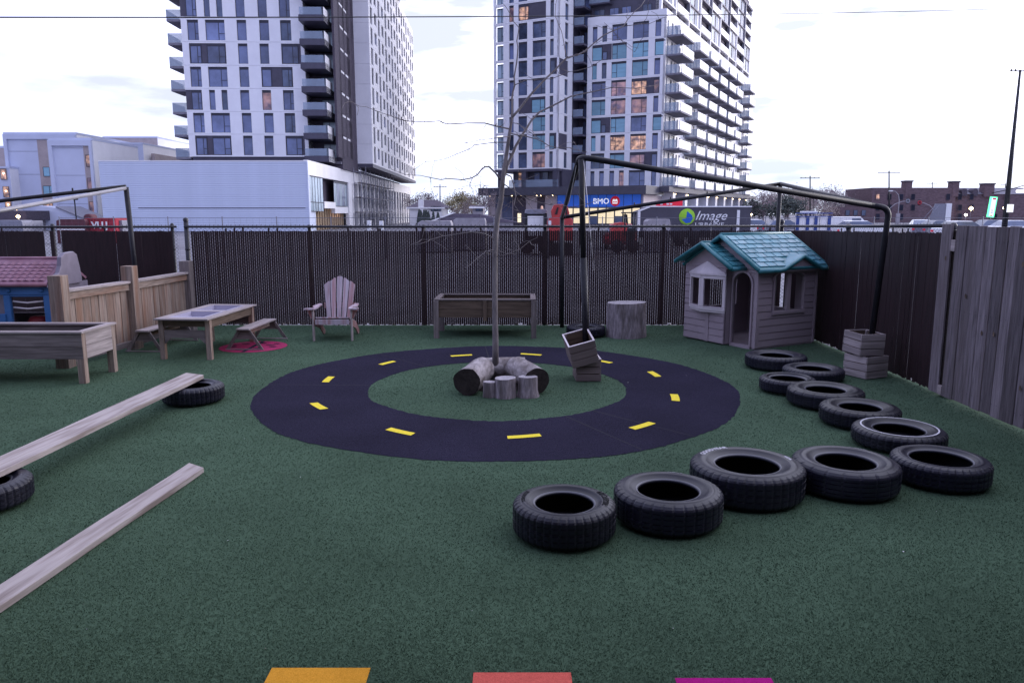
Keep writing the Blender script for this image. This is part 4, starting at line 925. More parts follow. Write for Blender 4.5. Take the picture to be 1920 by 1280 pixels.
# wing roof
wx0 = -.30
slope(ph, 'wing_roof_slope', (wx0, .24, 1.185), (.02, .24, 1.185), (.02, .88, 1.54), (wx0, .88, 1.54), .028, teal_pl)
slope(ph, 'wing_roof_slope', (wx0, 1.46, 1.24), (.3, 1.46, 1.24), (.3, .88, 1.54), (wx0, .88, 1.54), .028, teal_pl)
uv_ = Vector((0, .64, .355)).normalized(); n2 = Vector((0, -.355, .64)).normalized()
shingles(ph, Vector((wx0 + .04, .24, 1.185)) + uv_ * .05 + n2 * .029, (1, 0, 0), uv_, .27, .64, 2, 5, teal_pl)
m_ = MB(); m_.tube([(wx0, .23, 1.19), (wx0, .88, 1.55), (wx0, 1.47, 1.245)], .032, 8); m_.tube([(wx0, .23, 1.19), (-.02, .23, 1.19)], .03, 8); m_.tube([(wx0, .88, 1.56), (.02, .88, 1.56)], .024, 8); m_.build('roof_trim', teal_pl, ph)
MB().box(0, BW, 0, AW, 0.003, .02).build('floor_panel', taupe, ph)

# playhouse with the faded red roof, in the neighbouring yard on the left
p2 = thing('playhouse', 'small playhouse with faded red tiled roof and blue window frame at the left edge', 'playhouse', (-7.62, 11.35, 0), R(3))
m_ = MB(); 
for (a, b, c_, d) in rects_around(-.75, .75, 0, .93, [(.10, .62, .30, .84)]): m_.box(a, b, 0, .04, c_, d)
m_.build('wall', mauve_g, p2)
MB().box(-.75, -.71, .04, 1.0, 0, .93).build('wall', mauve_g, p2); MB().box(.71, .75, .04, 1.0, 0, .93).build('wall', mauve_g, p2); MB().box(-.75, .75, 1.0, 1.04, 0, .4).build('wall', mauve_g, p2)
m_ = MB(TR(.12, 0, 0)); m_.box(-.14, .62, -.07, -.001, .80, .92); m_.box(-.10, .0, -.06, -.001, .0, .80); m_.box(.48, .58, -.06, -.001, .0, .80); m_.box(-.20, -.08, -.08, -.061, .0, .52); m_.box(.0, .48, -.055, -.001, .77, .80); m_.build('window_frame', blue_pl, p2, bevel=.012)
for x in (.12, .59): MB().lathe([(0, .02), (.028, .018), (.035, 0)], 12, T=TR(x, -.072, .865) @ RX(PI / 2)).build('rosette', blue_pl, p2)
for z in (.70, .61): MB().tube([(.14, -.02, z), (.36, -.05, z - .02), (.58, -.02, z)], .014, 6).build('shelf_bar', cream, p2)
MB().lathe([(.0, .45), (.15, .44), (.19, .38), (.20, .0)], 20, T=TR(.38, .25, 0)).build('seat', red_pl, p2)
ez, ey, rz_, ry = .945, -.12, 1.27, .45
slope(p2, 'roof_slope', (-.85, ey, ez), (.72, ey, ez), (.72, ry, rz_), (-.85, ry, rz_), .04, mauve)
slope(p2, 'roof_slope', (-.85, 1.02, ez), (.72, 1.02, ez), (.72, ry, rz_), (-.85, ry, rz_), .04, mauve)
sv_ = Vector((0, ry - ey, rz_ - ez)).normalized(); Ls = math.hypot(ry - ey, rz_ - ez); nr_ = Vector((0, -(rz_ - ez), ry - ey)).normalized()
for r_ in range(6):
    for c_ in range(15):
        o = Vector((-.80 + c_ * .105, ey, ez)) + sv_ * (.05 + r_ * (Ls - .14) / 6) + nr_ * .041
        l_ = (Ls - .14) / 6
        if o.x > .62: continue
        MB().add([o + nr_ * .004, o + Vector((.05, 0, 0)) + nr_ * .024, o + Vector((.10, 0, 0)) + nr_ * .004, o + sv_ * l_, o + sv_ * l_ + Vector((.05, 0, 0)) + nr_ * .012, o + sv_ * l_ + Vector((.10, 0, 0)), o - nr_ * .003, o + Vector((.1, 0, 0)) - nr_ * .003], [(0, 1, 4, 3), (1, 2, 5, 4), (6, 7, 2, 1, 0)]).build('roof_tile', mauve, p2)
m_ = MB(); m_.tube([(-.85, ry, rz_ + .04), (.72, ry, rz_ + .04)], .03, 8); m_.tube([(-.85, ey - .01, ez + .01), (.72, ey - .01, ez + .01)], .032, 8); m_.build('roof_trim', mauve, p2)
gp = [(ey - .06, ez - .03), (ey + .02, ez + .10), (ey + .20, ez + .17), (ey + .27, ez + .27), (ey + .30, ez + .40), (ey + .42, ez + .46), (ry + .1, ez + .47), (ry + .2, ez + .42), (ry + .25, ez + .25), (.74, ez + .05), (.74, ez - .03)]
MB().prism([(.73, y, z) for y, z in gp], (.07, 0, 0)).build('gable_parapet', mauve_g, p2, bevel=.012)
MB().prism([(-.93, y, z) for y, z in gp], (.07, 0, 0)).build('gable_parapet', mauve_g, p2, bevel=.012)
# overhead wire
m_ = MB(); a = spot(-60, 33, 12.); b = spot(1990, 13, 34.)
m_.tube([a.lerp(b, t) - Vector((0, 0, .12 * 4 * t * (1 - t))) for t in [i / 24 for i in range(25)]], .011, 5)
tag(m_.build('overhead_wire', black_paint), 'thin dark utility wire crossing the sky above the yard', 'wire')

# ================================================================== BUILDINGS
WCACHE = {}
def win_frame_mesh(w_, h_, kind, hd):
    key = ('f', round(w_, 2), round(h_, 2), kind, hd)
    if key in WCACHE: return WCACHE[key]
    m_ = MB(); f = .06; H = h_ - hd
    if hd: m_.box(0, w_, -.03, .05, H, h_)
    m_.box(0, w_, -.02, .06, 0, f).box(0, w_, -.02, .06, H - f, H).box(0, f, -.02, .06, f, H - f).box(w_ - f, w_, -.02, .06, f, H - f)
    x = None
    if kind == 'r': x = w_ * .66
    if kind == 'l': x = w_ * .34
    if x:
        m_.box(x - .04, x + .04, -.025, .055, f, H - f)
        a, b = (x + .04, w_ - f) if kind == 'r' else (f, x - .04); m_.box(a, b, -.02, .05, H * .36, H * .36 + .07)
    if kind == 'c': m_.box(w_ / 2 - .03, w_ / 2 + .03, -.02, .05, f, H - f)
    WCACHE[key] = m_.mesh('window', [frame_m]); return WCACHE[key]
def pane_mesh(w_, h_, gl):
    key = ('p', round(w_, 2), round(h_, 2), gl)
    if key not in WCACHE: WCACHE[key] = MB().box(.05, w_ - .05, .0, .015, .05, h_ - .05).mesh('pane', [GL[gl]])
    return WCACHE[key]
def window(par, T, x, z, w_, h_, kind='f', gl='blue', hd=.26, depth=.18):
    o = ob('window', win_frame_mesh(w_, h_, kind, hd), par, M=T @ TR(x, depth, z)); p = ob('pane', pane_mesh(w_, h_ - hd, gl), o); return o
def facade(par, T, W_, rows, z0, sh, clad, sill=.22, head=2.82, thick=.30, core=None, name='cladding_panel', depthw=.18):
    head = sh - .17; sill = .19
    """rows: per storey list of openings (u0,u1,kind,glass[,sill])"""
    for i, ops in enumerate(rows):
        z = z0 + i * sh; m_ = MB(T)
        os_ = [(o[0], o[1], z + (o[4] if len(o) > 4 else sill), z + head) for o in ops if o[2] != 'n']
        for (a, b, c_, d) in rects_around(0, W_, z + .012, z + sh - .012, os_): m_.box(a, b, 0, thick, c_, d)
        m_.build(name, clad, par)
        for o in ops:
            sl_ = o[4] if len(o) > 4 else sill
            if o[2] == 'd': MB(T).box(o[0], o[1], .10, .28, z + sl_, z + head).build('dark_panel', dark_pl, par)
            elif o[2] == 'n': window(par, T, o[0], z + sl_, o[1] - o[0], head - sl_ - .08, o[5] if len(o) > 5 else 'f', o[3], depth=.05, hd=.2)
            elif o[2] == 'x': pass
            else: window(par, T, o[0], z + sl_, o[1] - o[0], head - sl_, o[2], o[3], depth=depthw)

# ---------------- left tower
t1 = thing('apartment_tower', 'white panelled apartment tower with stacked corner balconies on the left', 'building', (-41.3, 100.0, 0), R(1.2))
Z0, SH, NF = 9.15, 2.80, 12
A1 = [(.75, 2.15, 'r', 'blue'), (3.0, 5.4, 'r', 'blue'), (6.9, 8.1, 'f', 'blue'), (9.7, 10.9, 'f', 'blue'), (12.3, 13.65, 'r', 'dark')]
B1 = [(.82, 5.4, 'd', ''), (6.9, 8.1, 'f', 'blue'), (9.6, 10.75, 'f', 'blue'), (12.3, 14.75, 'd', '')]
B1w = [(.95, 2.3, 'n', 'blue'), (3.05, 5.3, 'n', 'blue'), (12.4, 14.4, 'n', 'blue')]
C1 = [(.75, 2.15, 'r', 'blue'), (3.0, 5.4, 'r', 'blue'), (6.9, 8.1, 'f', 'blue'), (9.65, 13.6, 'd', '')]
C1w = [(9.75, 10.9, 'n', 'blue'), (12.25, 13.5, 'n', 'dark')]
D1 = [(.0, 2.05, 'd', ''), (2.95, 3.7, 'f', 'blue'), (4.5, 5.25, 'f', 'dark'), (6.85, 8.0, 'f', 'blue'), (9.6, 10.75, 'f', 'blue'), (12.25, 13.6, 'r', 'blue')]
D1w = [(.75, 2.0, 'n', 'blue')]
D1l = [o if o[0] != 9.6 else (9.6, 10.75, 'f', 'lamp' if False else 'rose') for o in D1]
seq1 = [(B1, B1w), (A1, []), (D1l, D1w), (C1, C1w), (B1, B1w), (A1, []), (D1, D1w), (A1, []), (B1, B1w), (C1, C1w), (A1, []), (B1, B1w)]
T = Matrix.Identity(4)
MB().box(.02, 15.2, .31, 14, Z0, Z0 + NF * SH - .05).build('core_wall', dark_pl, t1)
for i, (ops, wn) in enumerate(seq1):
    facade(t1, T, 15.2, [ops], Z0 + i * SH, SH, white_pl)
    for o in wn: window(t1, T, o[0], Z0 + i * SH + .22, o[1] - o[0], 2.33, 'r' if o[1] - o[0] > 1.2 else 'f', o[3], hd=.22, depth=.04)
MB().box(-1.3, 0, 4.6, 14, Z0, Z0 + NF * SH).build('side_wall', white_side, t1)
MB().box(.3, 15.4, .25, 13, Z0 - .45, Z0 - .02).build('plinth_band', dark_pl, t1)
MB().box(14.99, 15.2, .31, 6, Z0, Z0 + NF * SH).build('return_wall', white_side, t1)
# recessed corner balconies
MB().box(15.2, 19.0, 2.6, 14, 7.8, Z0 + NF * SH).build('recess_wall', brick_dk, t1)
MB().box(15.2, 19.05, 2.0, 14.2, Z0 + NF * SH, Z0 + NF * SH + 1).build('parapet', dark_pl, t1)
gm = {}
for i in range(NF):
    z = Z0 + i * SH - .75
    s_ = MB().box(15.15, 18.25, -2.2, 2.6, 0, .72).build('balcony_slab', dark_pl, t1, loc=(0, 0, z))
    ob('balcony_floor', MB().box(15.2, 18.9, 2.0, 2.6, 0, .3).mesh('balcony_floor', [soffit_m]), s_)
    MB().box(15.25, 18.0, -2.15, -2.1, .74, 1.62).build('front_railing', rail_glass, s_)
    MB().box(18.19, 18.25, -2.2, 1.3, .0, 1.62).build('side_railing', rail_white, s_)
    window(t1, Matrix.Identity(4), 16.6, z + .74, 1.7, 1.9, 'c', 'pale', hd=.1, depth=2.48)
# left balconies
for i in range(NF):
    z = Z0 + i * SH - .30
    s_ = MB().box(-1.95, -.02, .5, 4.6, 0, .28).build('balcony_slab', soffit_m, t1, loc=(0, 0, z))
    MB().box(-1.95, -.1, .52, .56, .3, 1.42).box(-1.95, -1.91, .57, 4.5, .3, 1.42).build('glass_railing', rail_glass, s_)
# dark brick flank with tall windows, facing right
TB = TR(19.0, 0, 0) @ RZ(PI / 2)
MB().box(18.2, 18.70, 4.0, 14, 7.8, Z0 + NF * SH).build('brick_flank_core', brick_dk, t1)
rows = []
for i in range(NF):
    rows.append([(3.6, 5.4, 'f', 'deep', .3), (6.6, 8.2, 'f', 'deep', .3), (10.2, 11.5, 'f', 'deep', .3)])
facade(t1, TB, 14.0, rows, Z0, SH, brick_dk, name='brick_panel', thick=.28)
for i in range(NF):
    for x in (3.6, 6.6): MB(TB).box(x - .05, x + (1.9 if x < 5 else 1.65), -.04, .0, Z0 + i * SH + SH - .16, Z0 + i * SH + SH + .10).build('lintel', white_side, t1)
# white wing behind, facing right
bx0, bx1, by0, by1 = 18.9, 21.2, 14.0, 74.5
MB().box(bx0, bx1 - .32, by0 + .02, by1, Z0, Z0 + 11 * SH).build('wing_core', dark_pl, t1)
for i in range(11): MB().box(bx0, bx1, by0 - .3, by0 + .02, Z0 + i * SH + .012, Z0 + (i + 1) * SH - .012).build('cladding_panel', white_pl, t1)
MB().box(bx0 - 1, bx1, by0 - .3, by1, Z0 - .5, Z0).build('soffit_band', dark_pl, t1)
MB().box(bx0 - 1, bx1, by0 - .3, by1, Z0 + 11 * SH, Z0 + 11 * SH + 1.2).build('parapet', white_side, t1)
TW = TR(bx1, by0, 0) @ RZ(PI / 2)
wr = []
for i in range(11):
    ops = []; u = 1.2
    for k in range(8):
        ops.append((u, u + 1.9, 'f', 'deep', .25)); 
        if u + 5.9 < 60: ops.append((u + 3.7, u + 5.9, 'f', 'deep' if (i + k) % 3 else 'blue', 1.0))
        u += 7.5
    wr.append(ops)
facade(t1, TW, 60.4, wr, Z0, SH, white_side)
MB().box(14, 20.3, 55, 60, Z0 + 11 * SH + 1, Z0 + 11 * SH + 6).build('roof_plant_room', grey_paint, t1)
MB().box(19.5, 22.6, 45, 50, Z0 + 11 * SH + 1.2, Z0 + 11 * SH + 1.6).build('roof_platform', dark_pl, t1)
# storey under the wing: set back dark, with white ribs
MB().box(12, 17.6, 14, 74, 7.3, Z0 - .5).build('recessed_storey', dark_pl, t1)

# ---------------- podium
pd = thing('podium_building', 'low wide building clad in pale blue horizontal siding under the left tower', 'building', (-22.6, 86.0, 0), R(.2))
PW, PH = 23.0, 7.62
nsd = 32; hh = PH / nsd
sdm = MB().prism([(-PW, 0, .0), (-PW, -.032, .02), (-PW, -.012, hh - .012), (-PW, 0, hh - .006)], (PW - .12, 0, 0)).mesh('siding_board', [siding_m])
for i in range(nsd): ob('siding_board', sdm, pd, loc=(0, 0, i * hh))
MB().box(-PW, -.3, .005, 4, 0, PH).build('wall', siding_m, pd)
MB().box(-PW, .02, -.06, .3, PH, PH + .12).build('coping', white_pl, pd)
MB().box(-.12, .03, -.09, .2, 0, PH).build('corner_trim', siding_m, pd)
MB().box(-19, -.4, -.075, -.056, 2.55, 2.62).build('joint_flashing', dark_pl, pd)
MB().box(-PW, -1.2, 3.0, 92, PH - 1.0, PH - .2).build('roof', grey_paint, pd)
TP = RZ(PI / 2)           # right flank: u = away from camera
PL = 92.0
MB(TP).box(.3, PL, .0, .5, 6.2, PH + .2).build('fascia_band', white_side, pd)
MB(TP).box(0, .8, .02, .5, 0, 6.2).build('corner_pier', siding_m, pd)
for i in range(5): window(pd, TP, .85 + i * 1.25, 3.2, 1.25, 2.95, 'f', 'pale', hd=0, depth=.1)
for i in range(5): window(pd, TP, .85 + i * 1.25, 2.2, 1.25, 1.1, 'f', 'pale', hd=0, depth=.1)
MB(TP).box(7.2, 13.2, 2.6, 3.0, 0, 6.2).build('recess_wall', brick_dk, pd)
MB(TP).box(7.2, 13.2, .0, 2.6, 2.6, 3.4).build('balcony_slab', white_side, pd)
for i in range(5): window(pd, TP, 13.3 + i * 1.6, 2.9, 1.6, 3.2, 'c', 'blue' if i % 2 else 'pale', hd=.2, depth=.2)
MB(TP).box(13.2, 21.3, .1, .6, 2.0, 2.85).build('spandrel', white_side, pd)
for i in range(16): MB(TP).box(.9 + i * 1.28, 1.15 + i * 1.28, .6, .75, 0, 2.6).build('stud', ply, pd)
MB(TP).box(.8, 21.4, 1.0, 1.1, 0, 2.7).build('plywood_wall', ply, pd)
for x in (13.4, 15.0, 16.6, 18.2): MB(TP).box(x, x + 1.2, .9, .98, 1.5, 2.5).build('lit_opening', GL['warm'], pd)
MB(TP).box(21.4, 23.8, -.02, .5, 0, 6.19).build('pier', white_side, pd)
x = 24.2; k = 0
while x < 88:
    MB(TP).box(x, x + 1.1, .0, .45, 0, 6.19).build('pier', white_side, pd)
    if x > 25: 
        window(pd, TP, x + 1.1, 2.8, 2.4, 3.25, 'f', 'dark', hd=.1, depth=.3); window(pd, TP, x + 1.1, .4, 2.4, 1.6, 'f', 'dark', hd=.1, depth=.3)
        MB(TP).box(x + 1.1, x + 3.5, .31, .5, 2.0, 3.0).build('spandrel', white_side, pd)
    x += 3.5; k += 1
MB(TP).box(.3, PL, 1.2, 3, 0, PH - .3).build('inner_wall', brick_dk, pd)

# scaffolding in front of the podium flank
sf = thing('scaffolding', 'steel scaffolding with plank decks standing against the podium flank', 'scaffold', (-21.4, 110.0, 0), PI / 2)
for i in range(9):
    for y in (0, 1.0): MB().tube([(i * 3.8, y, 0), (i * 3.8, y, 8.3 + (i % 2) * .4)], .05, 5).build('standard', grey_paint, sf)
for z in (2.1, 4.2, 6.3, 7.9):
    for y in (0, 1.0): MB().tube([(0, y, z), (30.4, y, z)], .045, 5).build('ledger', grey_paint, sf)
    if z < 7: MB().box(0 + (2 if z > 5 else 0), 30.4, .1, .9, z + .05, z + .11).build('deck', W_BROWN['x'], sf)
for i in range(8):
    for z in (0, 2.1, 4.2, 6.3): MB().tube([(i * 3.8, 0, z), ((i + 1) * 3.8, 0, z + 2)], .03, 4).build('brace', grey_paint, sf)

# ---------------- right tower
t2 = thing('apartment_tower', 'white gridded apartment tower with a blue bank at street level on the right', 'building', (11.8, 124.65, 0), R(-27))
ZB, S2 = 6.05, 2.73
A2 = lambda g: [(.8, 1.6, 'f', g[0]), (2.4, 3.2, 'f', 'dark'), (4.0, 6.4, 'l', g[1]), (7.3, 9.8, 'r', g[2]), (10.8, 11.7, 'f', g[3])]
D2 = lambda g: [(.8, 3.1, 'r', g[0]), (4.0, 6.4, 'l', g[1]), (7.3, 9.8, 'r', g[2]), (10.8, 11.6, 'f', g[3])]
def B2(i, g):
    z = ZB + i * S2; facade(t2, Matrix.Identity(4), 12.45, [[(.8, 4.0, 'd', ''), (4.02, 6.4, 'l', g[1]), (7.3, 9.8, 'r', g[2]), (10.8, 12.45, 'd', '')]], z, S2, white_pl)
    window(t2, Matrix.Identity(4), .82, z + .22, 1.6, 2.15, 'f', g[0], depth=.03, hd=.2); window(t2, Matrix.Identity(4), 2.5, z + .22, .75, 1.3, 'f', 'dark', depth=.03, hd=.1)
    window(t2, Matrix.Identity(4), 10.85, z + .22, 1.5, 2.15, 'f', g[3], depth=.03, hd=.2)
def E2(i, g):
    z = ZB + i * S2; facade(t2, Matrix.Identity(4), 12.45, [[(.8, 3.1, 'r', g[0]), (4.0, 6.4, 'l', g[1]), (7.3, 11.7, 'd', '')]], z, S2, white_pl)
    window(t2, Matrix.Identity(4), 7.3, z + .22, 2.4, 2.15, 'r', g[2], depth=.03, hd=.2); window(t2, Matrix.Identity(4), 10.8, z + .22, .85, 2.15, 'f', g[3], depth=.03, hd=.2)
MB().box(.02, 12.1, .31, 75, ZB, ZB + 9 * S2).build('core_wall', dark_pl, t2)
def F(i, ops): facade(t2, Matrix.Identity(4), 12.45, [ops], ZB + i * S2, S2, white_pl)
F(0, [(.8, 1.5, 'f', 'blue'), (2.3, 3.1, 'f', 'blue'), (4.0, 4.8, 'f', 'blue'), (5.6, 6.4, 'f', 'rose'), (7.2, 9.8, 'r', 'blue'), (10.8, 11.6, 'f', 'blue')])
E2(1, ('dark', 'teal', 'rose', 'blue')); F(2, A2(('teal', 'warm', 'warm', 'blue'))); B2(3, ('teal', 'teal', 'blue', 'teal')); F(4, D2(('teal', 'rose', 'rose', 'blue')))
E2(5, ('blue', 'rose', 'warm', 'rose')); F(6, A2(('teal', 'teal', 'teal', 'blue'))); B2(7, ('teal', 'teal', 'teal', 'teal')); F(8, A2(('blue', 'blue', 'blue', 'blue')))
MB().box(-.03, 12.48, -.03, .5, ZB + 9 * S2, ZB + 9 * S2 + 1.25).build('parapet', white_pl, t2)
# right flank of the lower block, facing right, with balconies
T2R = TR(12.45, 0, 0) @ RZ(PI / 2); FL2 = 74.0
rows = []
for i in range(9):
    ops = [(.7, 1.4, 'f', 'dark')]; u = 3.0; k = 0
    while u < FL2 - 6:
        ops += [(u, u + 1.0, 'f', 'dark'), (u + 1.7, u + 3.7, 'f', 'pale'), (u + 4.6, u + 5.5, 'f', 'dark', 1.0), (u + 6.4, u + 7.3, 'f', 'dark', 1.0)]; u += 9.0
    rows.append(ops)
facade(t2, T2R, FL2, rows, ZB, S2, white_side)
MB(T2R).box(.5, FL2, -.03, .5, ZB + 9 * S2, ZB + 9 * S2 + 1.25).build('parapet', white_side, t2)
sb = MB().box(0, 6.0, -2.1, -.02, 0, .26).mesh('balcony_slab', [soffit_m]); sbL = MB().box(0, 6.8, -2.5, -.02, 0, .26).mesh('balcony_slab', [soffit_m])
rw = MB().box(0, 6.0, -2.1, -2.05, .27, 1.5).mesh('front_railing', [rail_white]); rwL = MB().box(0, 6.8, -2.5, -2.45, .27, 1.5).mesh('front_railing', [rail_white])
rg = MB().box(0, .04, -2.04, -.03, .27, 1.5).mesh('side_railing', [rail_glass]); 
for i in range(9):
    z = ZB + i * S2 + (.0 if i else -.1)
    for k, u in enumerate((.4, 12.9, 20.8, 28.9, 36.9, 44.6, 58.5)):
        o = ob('balcony_slab', sbL if k == 0 else sb, t2, M=T2R @ TR(u, 0, z)); ob('front_railing', rwL if k == 0 else rw, o); ob('side_railing', rg, o)
# left block
LX0, LX1, LY = -12.8, -1.73, -7.17; TLb = TR(LX0, LY, 0); LWd = LX1 - LX0
MB().box(LX0 + 1.6, LX1 - .31, LY + .31, 1.9, ZB + S2, 52).build('left_core_wall', dark_pl, t2)
def l_row(i, pat, g):
    z = ZB + (i + 1) * S2
    ops = [(2.7, 3.5, 'f', 'dark' if i % 2 else 'rose' if i > 6 else 'blue')]
    if pat == 0: ops += [(4.3, 5.8, 'f', 'dark'), (6.7, 8.9, 'r', g), (9.6, 10.2, 'f', 'dark')]
    if pat == 1: ops += [(4.3, 8.9, 'd', ''), (9.6, 10.2, 'f', 'dark')]
    if pat == 2: ops += [(4.3, 5.8, 'f', 'dark'), (6.7, 8.9, 'r', g), (9.6, LWd, 'd', '')]
    facade(t2, TLb, LWd, [[(.35, 1.7, 'x', '')] + ops], z, S2, white_pl)
    window(t2, TLb, .5, z + .25, 1.2, 2.15, 'r', 'pale', depth=.31, hd=.1)
    if pat == 1: window(t2, TLb, 4.4 if i == 8 else 6.6, z + .22, 1.6 if i == 8 else 2.2, 2.15, 'r', 'warm' if i == 8 else g, depth=.03, hd=.2)
    if pat == 2: window(t2, TLb, 9.65, z + .22, .8, 2.15, 'f', g, depth=.03, hd=.2)
    side = [(2.3, 3.6, 'f', 'dark')] if pat != 2 else [(.3, 3.6, 'd', '')]
    facade(t2, TR(LX1, LY, 0) @ RZ(PI / 2), 5.4, [side], z, S2, white_pl)
for i, (pt, g) in enumerate([(0, 'rose'), (2, 'teal'), (0, 'teal'), (1, 'teal'), (0, 'dark'), (2, 'dark'), (0, 'dark'), (0, 'dark'), (1, 'dark'), (0, 'dark'), (2, 'blue'), (0, 'dark'), (0, 'blue'), (1, 'dark'), (0, 'dark')]): l_row(i, pt, g)
# storey below the left block: dark glazed loggia, columns
MB().box(LX0 + 2.6, LX1 + .1, LY + 1.6, 2, ZB - .1, ZB + S2).build('dark_storey', dark_pl, t2)
MB().box(LX0 + .1, LX1, LY + .02, 0, ZB + S2 - .35, ZB + S2 - .01).build('soffit', dark_pl, t2)
for x in (LX0 + .6, LX0 + 4.8, LX1 - .9): MB().box(x, x + .8, LY + .1, LY + .9, ZB, ZB + S2 - .35).build('column', dark_pl, t2)
for x, g in ((LX0 + 3.6, 'warm'), (LX0 + 6.4, 'blue'), (LX0 + 7.8, 'dark')): window(t2, Matrix.Identity(4), x, ZB + .1, 1.0, 2.3, 'f', g, depth=LY + 1.45, hd=.1)
MB().box(LX0 + 2.6, LX1, LY + .1, LY + .16, ZB, ZB + 1.1).build('loggia_railing', rail_glass, t2)
# recess between the blocks with balconies
MB().box(LX1 - .3, 0.0, 1.8, 10, ZB, 52).build('recess_wall', brick_dk, t2)
for i in range(17):
    z = ZB + i * S2
    s_ = MB().box(LX1 + .02, -.03, -1.5, 1.79, z - .25, z).build('balcony_slab', dark_pl, t2); MB().box(LX1 + .03, -.04, -1.5, -1.45, z + .02, z + 1.1).build('glass_railing', rail_glass, s_)
    window(t2, Matrix.Identity(4), LX1 + .5, z + .1, 1.0, 2.3, 'f', 'blue', depth=1.7, hd=.1)
# upper volume set back above the lower block
UX1, UZ0, UZ1, UY = 11.2, ZB + 9 * S2, 50.0, 1.5
MB().box(0.0, UX1 - .7, UY + .3, 74, UZ0, UZ1).build('upper_core_wall', brick_dk, t2)
MB().box(.01, UX1 - .4, UY, UY + .3, UZ0, UZ1 - .01).build('upper_brick_front', dark_pl, t2)
for i in range(6):
    for x, wdd in ((.5, 1.7), (3.0, 1.5), (5.0, 1.5), (8.3, 1.4)): window(t2, Matrix.Identity(4), x, UZ0 + .7 + i * 3.1, wdd, 1.9, 'c', 'blue' if (i + int(x)) % 2 else 'dark', depth=UY - .05, hd=0)
    s_ = MB().box(.1, 3.4, UY - 1.3, UY - .02, UZ0 + 1.6 + i * 3.1 - 3.1 + 1.5, UZ0 + 1.6 + i * 3.1 - 1.4).build('balcony_slab', dark_pl, t2) if i else None
    if s_: MB().box(.1, 3.4, UY - 1.3, UY - 1.25, UZ0 + .2 + i * 3.1 + .02, UZ0 + 1.3 + i * 3.1).build('glass_railing', rail_glass, s_)
TU = TR(UX1, UY, 0) @ RZ(PI / 2); UL = 73.0
col_m = MB().box(0, .55, 0, .9, 0, 1).mesh('frame_column', [white_side]); colg = MB().box(0, .4, -.12, .5, 0, 1).mesh('frame_column', [grey_paint])
z = UZ0
for i in range(6):
    h = 3.3 if i == 0 else 2.8
    MB(TU).box(0, UL, .01, 1.0, z, z + .22).build('slab_edge', white_side if i < 2 else concrete, t2)
    nb = 9; bw = UL / nb
    for k in range(nb + 1):
        o = ob('frame_column', col_m if i == 0 or k % 2 else colg, t2, M=TU @ TR(min(k * bw, UL - .6), 0, z + .22) @ Matrix.Diagonal((1, 1, h - .22, 1)))
        if k < nb:
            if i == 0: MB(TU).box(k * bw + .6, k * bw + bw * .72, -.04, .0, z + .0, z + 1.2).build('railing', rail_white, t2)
            else:
                ud = k * bw + (bw * .5 if (k % 2) else .6)
                if (k + i // 3) % 2: 
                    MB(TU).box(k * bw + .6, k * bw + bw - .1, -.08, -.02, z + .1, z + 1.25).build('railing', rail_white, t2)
                    window(t2, TU, k * bw + bw * .3, z + .25, 1.4, 2.4, 'f', 'dark', depth=.85, hd=0)
                else:
                    MB(TU).box(k * bw + .6, k * bw + bw - .1, .30, .5, z + .22, z + h).build('wall_panel', white_side, t2)
                    for q in (.18, .55): window(t2, TU, k * bw + bw * q, z + .3, bw * .24, 2.3, 'f', 'pale' if q < .3 else 'dark', depth=.2, hd=0)
    z += h
MB(TU).box(-.3, UL + .3, -.12, 1.3, z, z + .5).build('parapet', concrete, t2)
# street level
MB().box(-14.6, 12.9, -9.2, 0, 4.75, 5.95).build('canopy', dkgrey_paint, t2)
MB().box(12.2, 14.4, -2.5, 74, 5.2, 5.95).build('canopy', dkgrey_paint, t2)
MB().box(-13.4, 11.9, -7.0, 6, 0, 4.74).build('street_wall', plaster, t2)
FY = -7.05
TS = TR(0, FY, 0)
MB().box(-1.75, 11.6, FY - .22, FY - .02, 2.95, 4.72).build('bank_fascia', bmo_blue, t2)
for i in range(11): MB().box(-1.7 + i * 1.33, -1.64 + i * 1.33, FY - .25, FY - .221, 2.9, 4.72).build('fascia_joint', frame_m, t2)
for i in range(10):
    window(t2, TS, -1.7 + i * 1.33, .3, 1.33, 2.6, 'f', 'teal' if i < 1 else 'dark', hd=0, depth=-.18)
for i in range(1, 10): MB().box(-1.6 + i * 1.33, -.5 + i * 1.33, FY - .28, FY - .20, .5 + (1.1 if i % 3 == 1 else 0), 2.75).build('lit_display', shop_glow, t2)
for x, wd_, mt in ((-12.6, .9, GL['dark']), (-11.4, 1.8, GL['blue']), (-9.4, 2.2, brick_dk), (-5.2, 1.3, brick_dk)): MB().box(x, x + wd_, FY - .06, FY + .0, 0, 4.7).build('shop_bay', mt, t2)
MB().box(-8.6, -8.0, FY - .12, FY - .07, .6, 2.0).build('lit_door', GL['lamp'], t2)
vs, fs = text_geo('BMO', 1.2, .04); MB(TR(5.45, FY - .27, 3.75) @ RX(PI / 2)).add(vs, fs).build('bank_lettering', sign_white, t2)
T_ = TR(7.65, FY - .24, 3.78) @ RX(PI / 2)
MB(T_).lathe([(0, .05), (.72, .05), (.74, 0)], 28).build('bank_roundel', bmo_red, t2)
m_ = MB(T_); m_.box(-.38, .38, -.38, -.24, .055, .08); m_.box(-.38, -.28, -.22, .08, .055, .08).box(-.05, .05, -.22, .08, .055, .08).box(.28, .38, -.22, .08, .055, .08).box(-.38, .38, -.02, .1, .0551, .0801)
for s_ in (-.19, .19): m_.lathe([(0, .08), (.15, .08), (.17, .056)], 12, T=TR(s_, .14, 0))
m_.build('bank_emblem', sign_white, t2)
def dlight(par, M_, n_=1, s_=.07):
    MB(M_).lathe([(0, -.05), (s_, 0), (0, .05)], 6).build('downlight', lamp_hot, par)
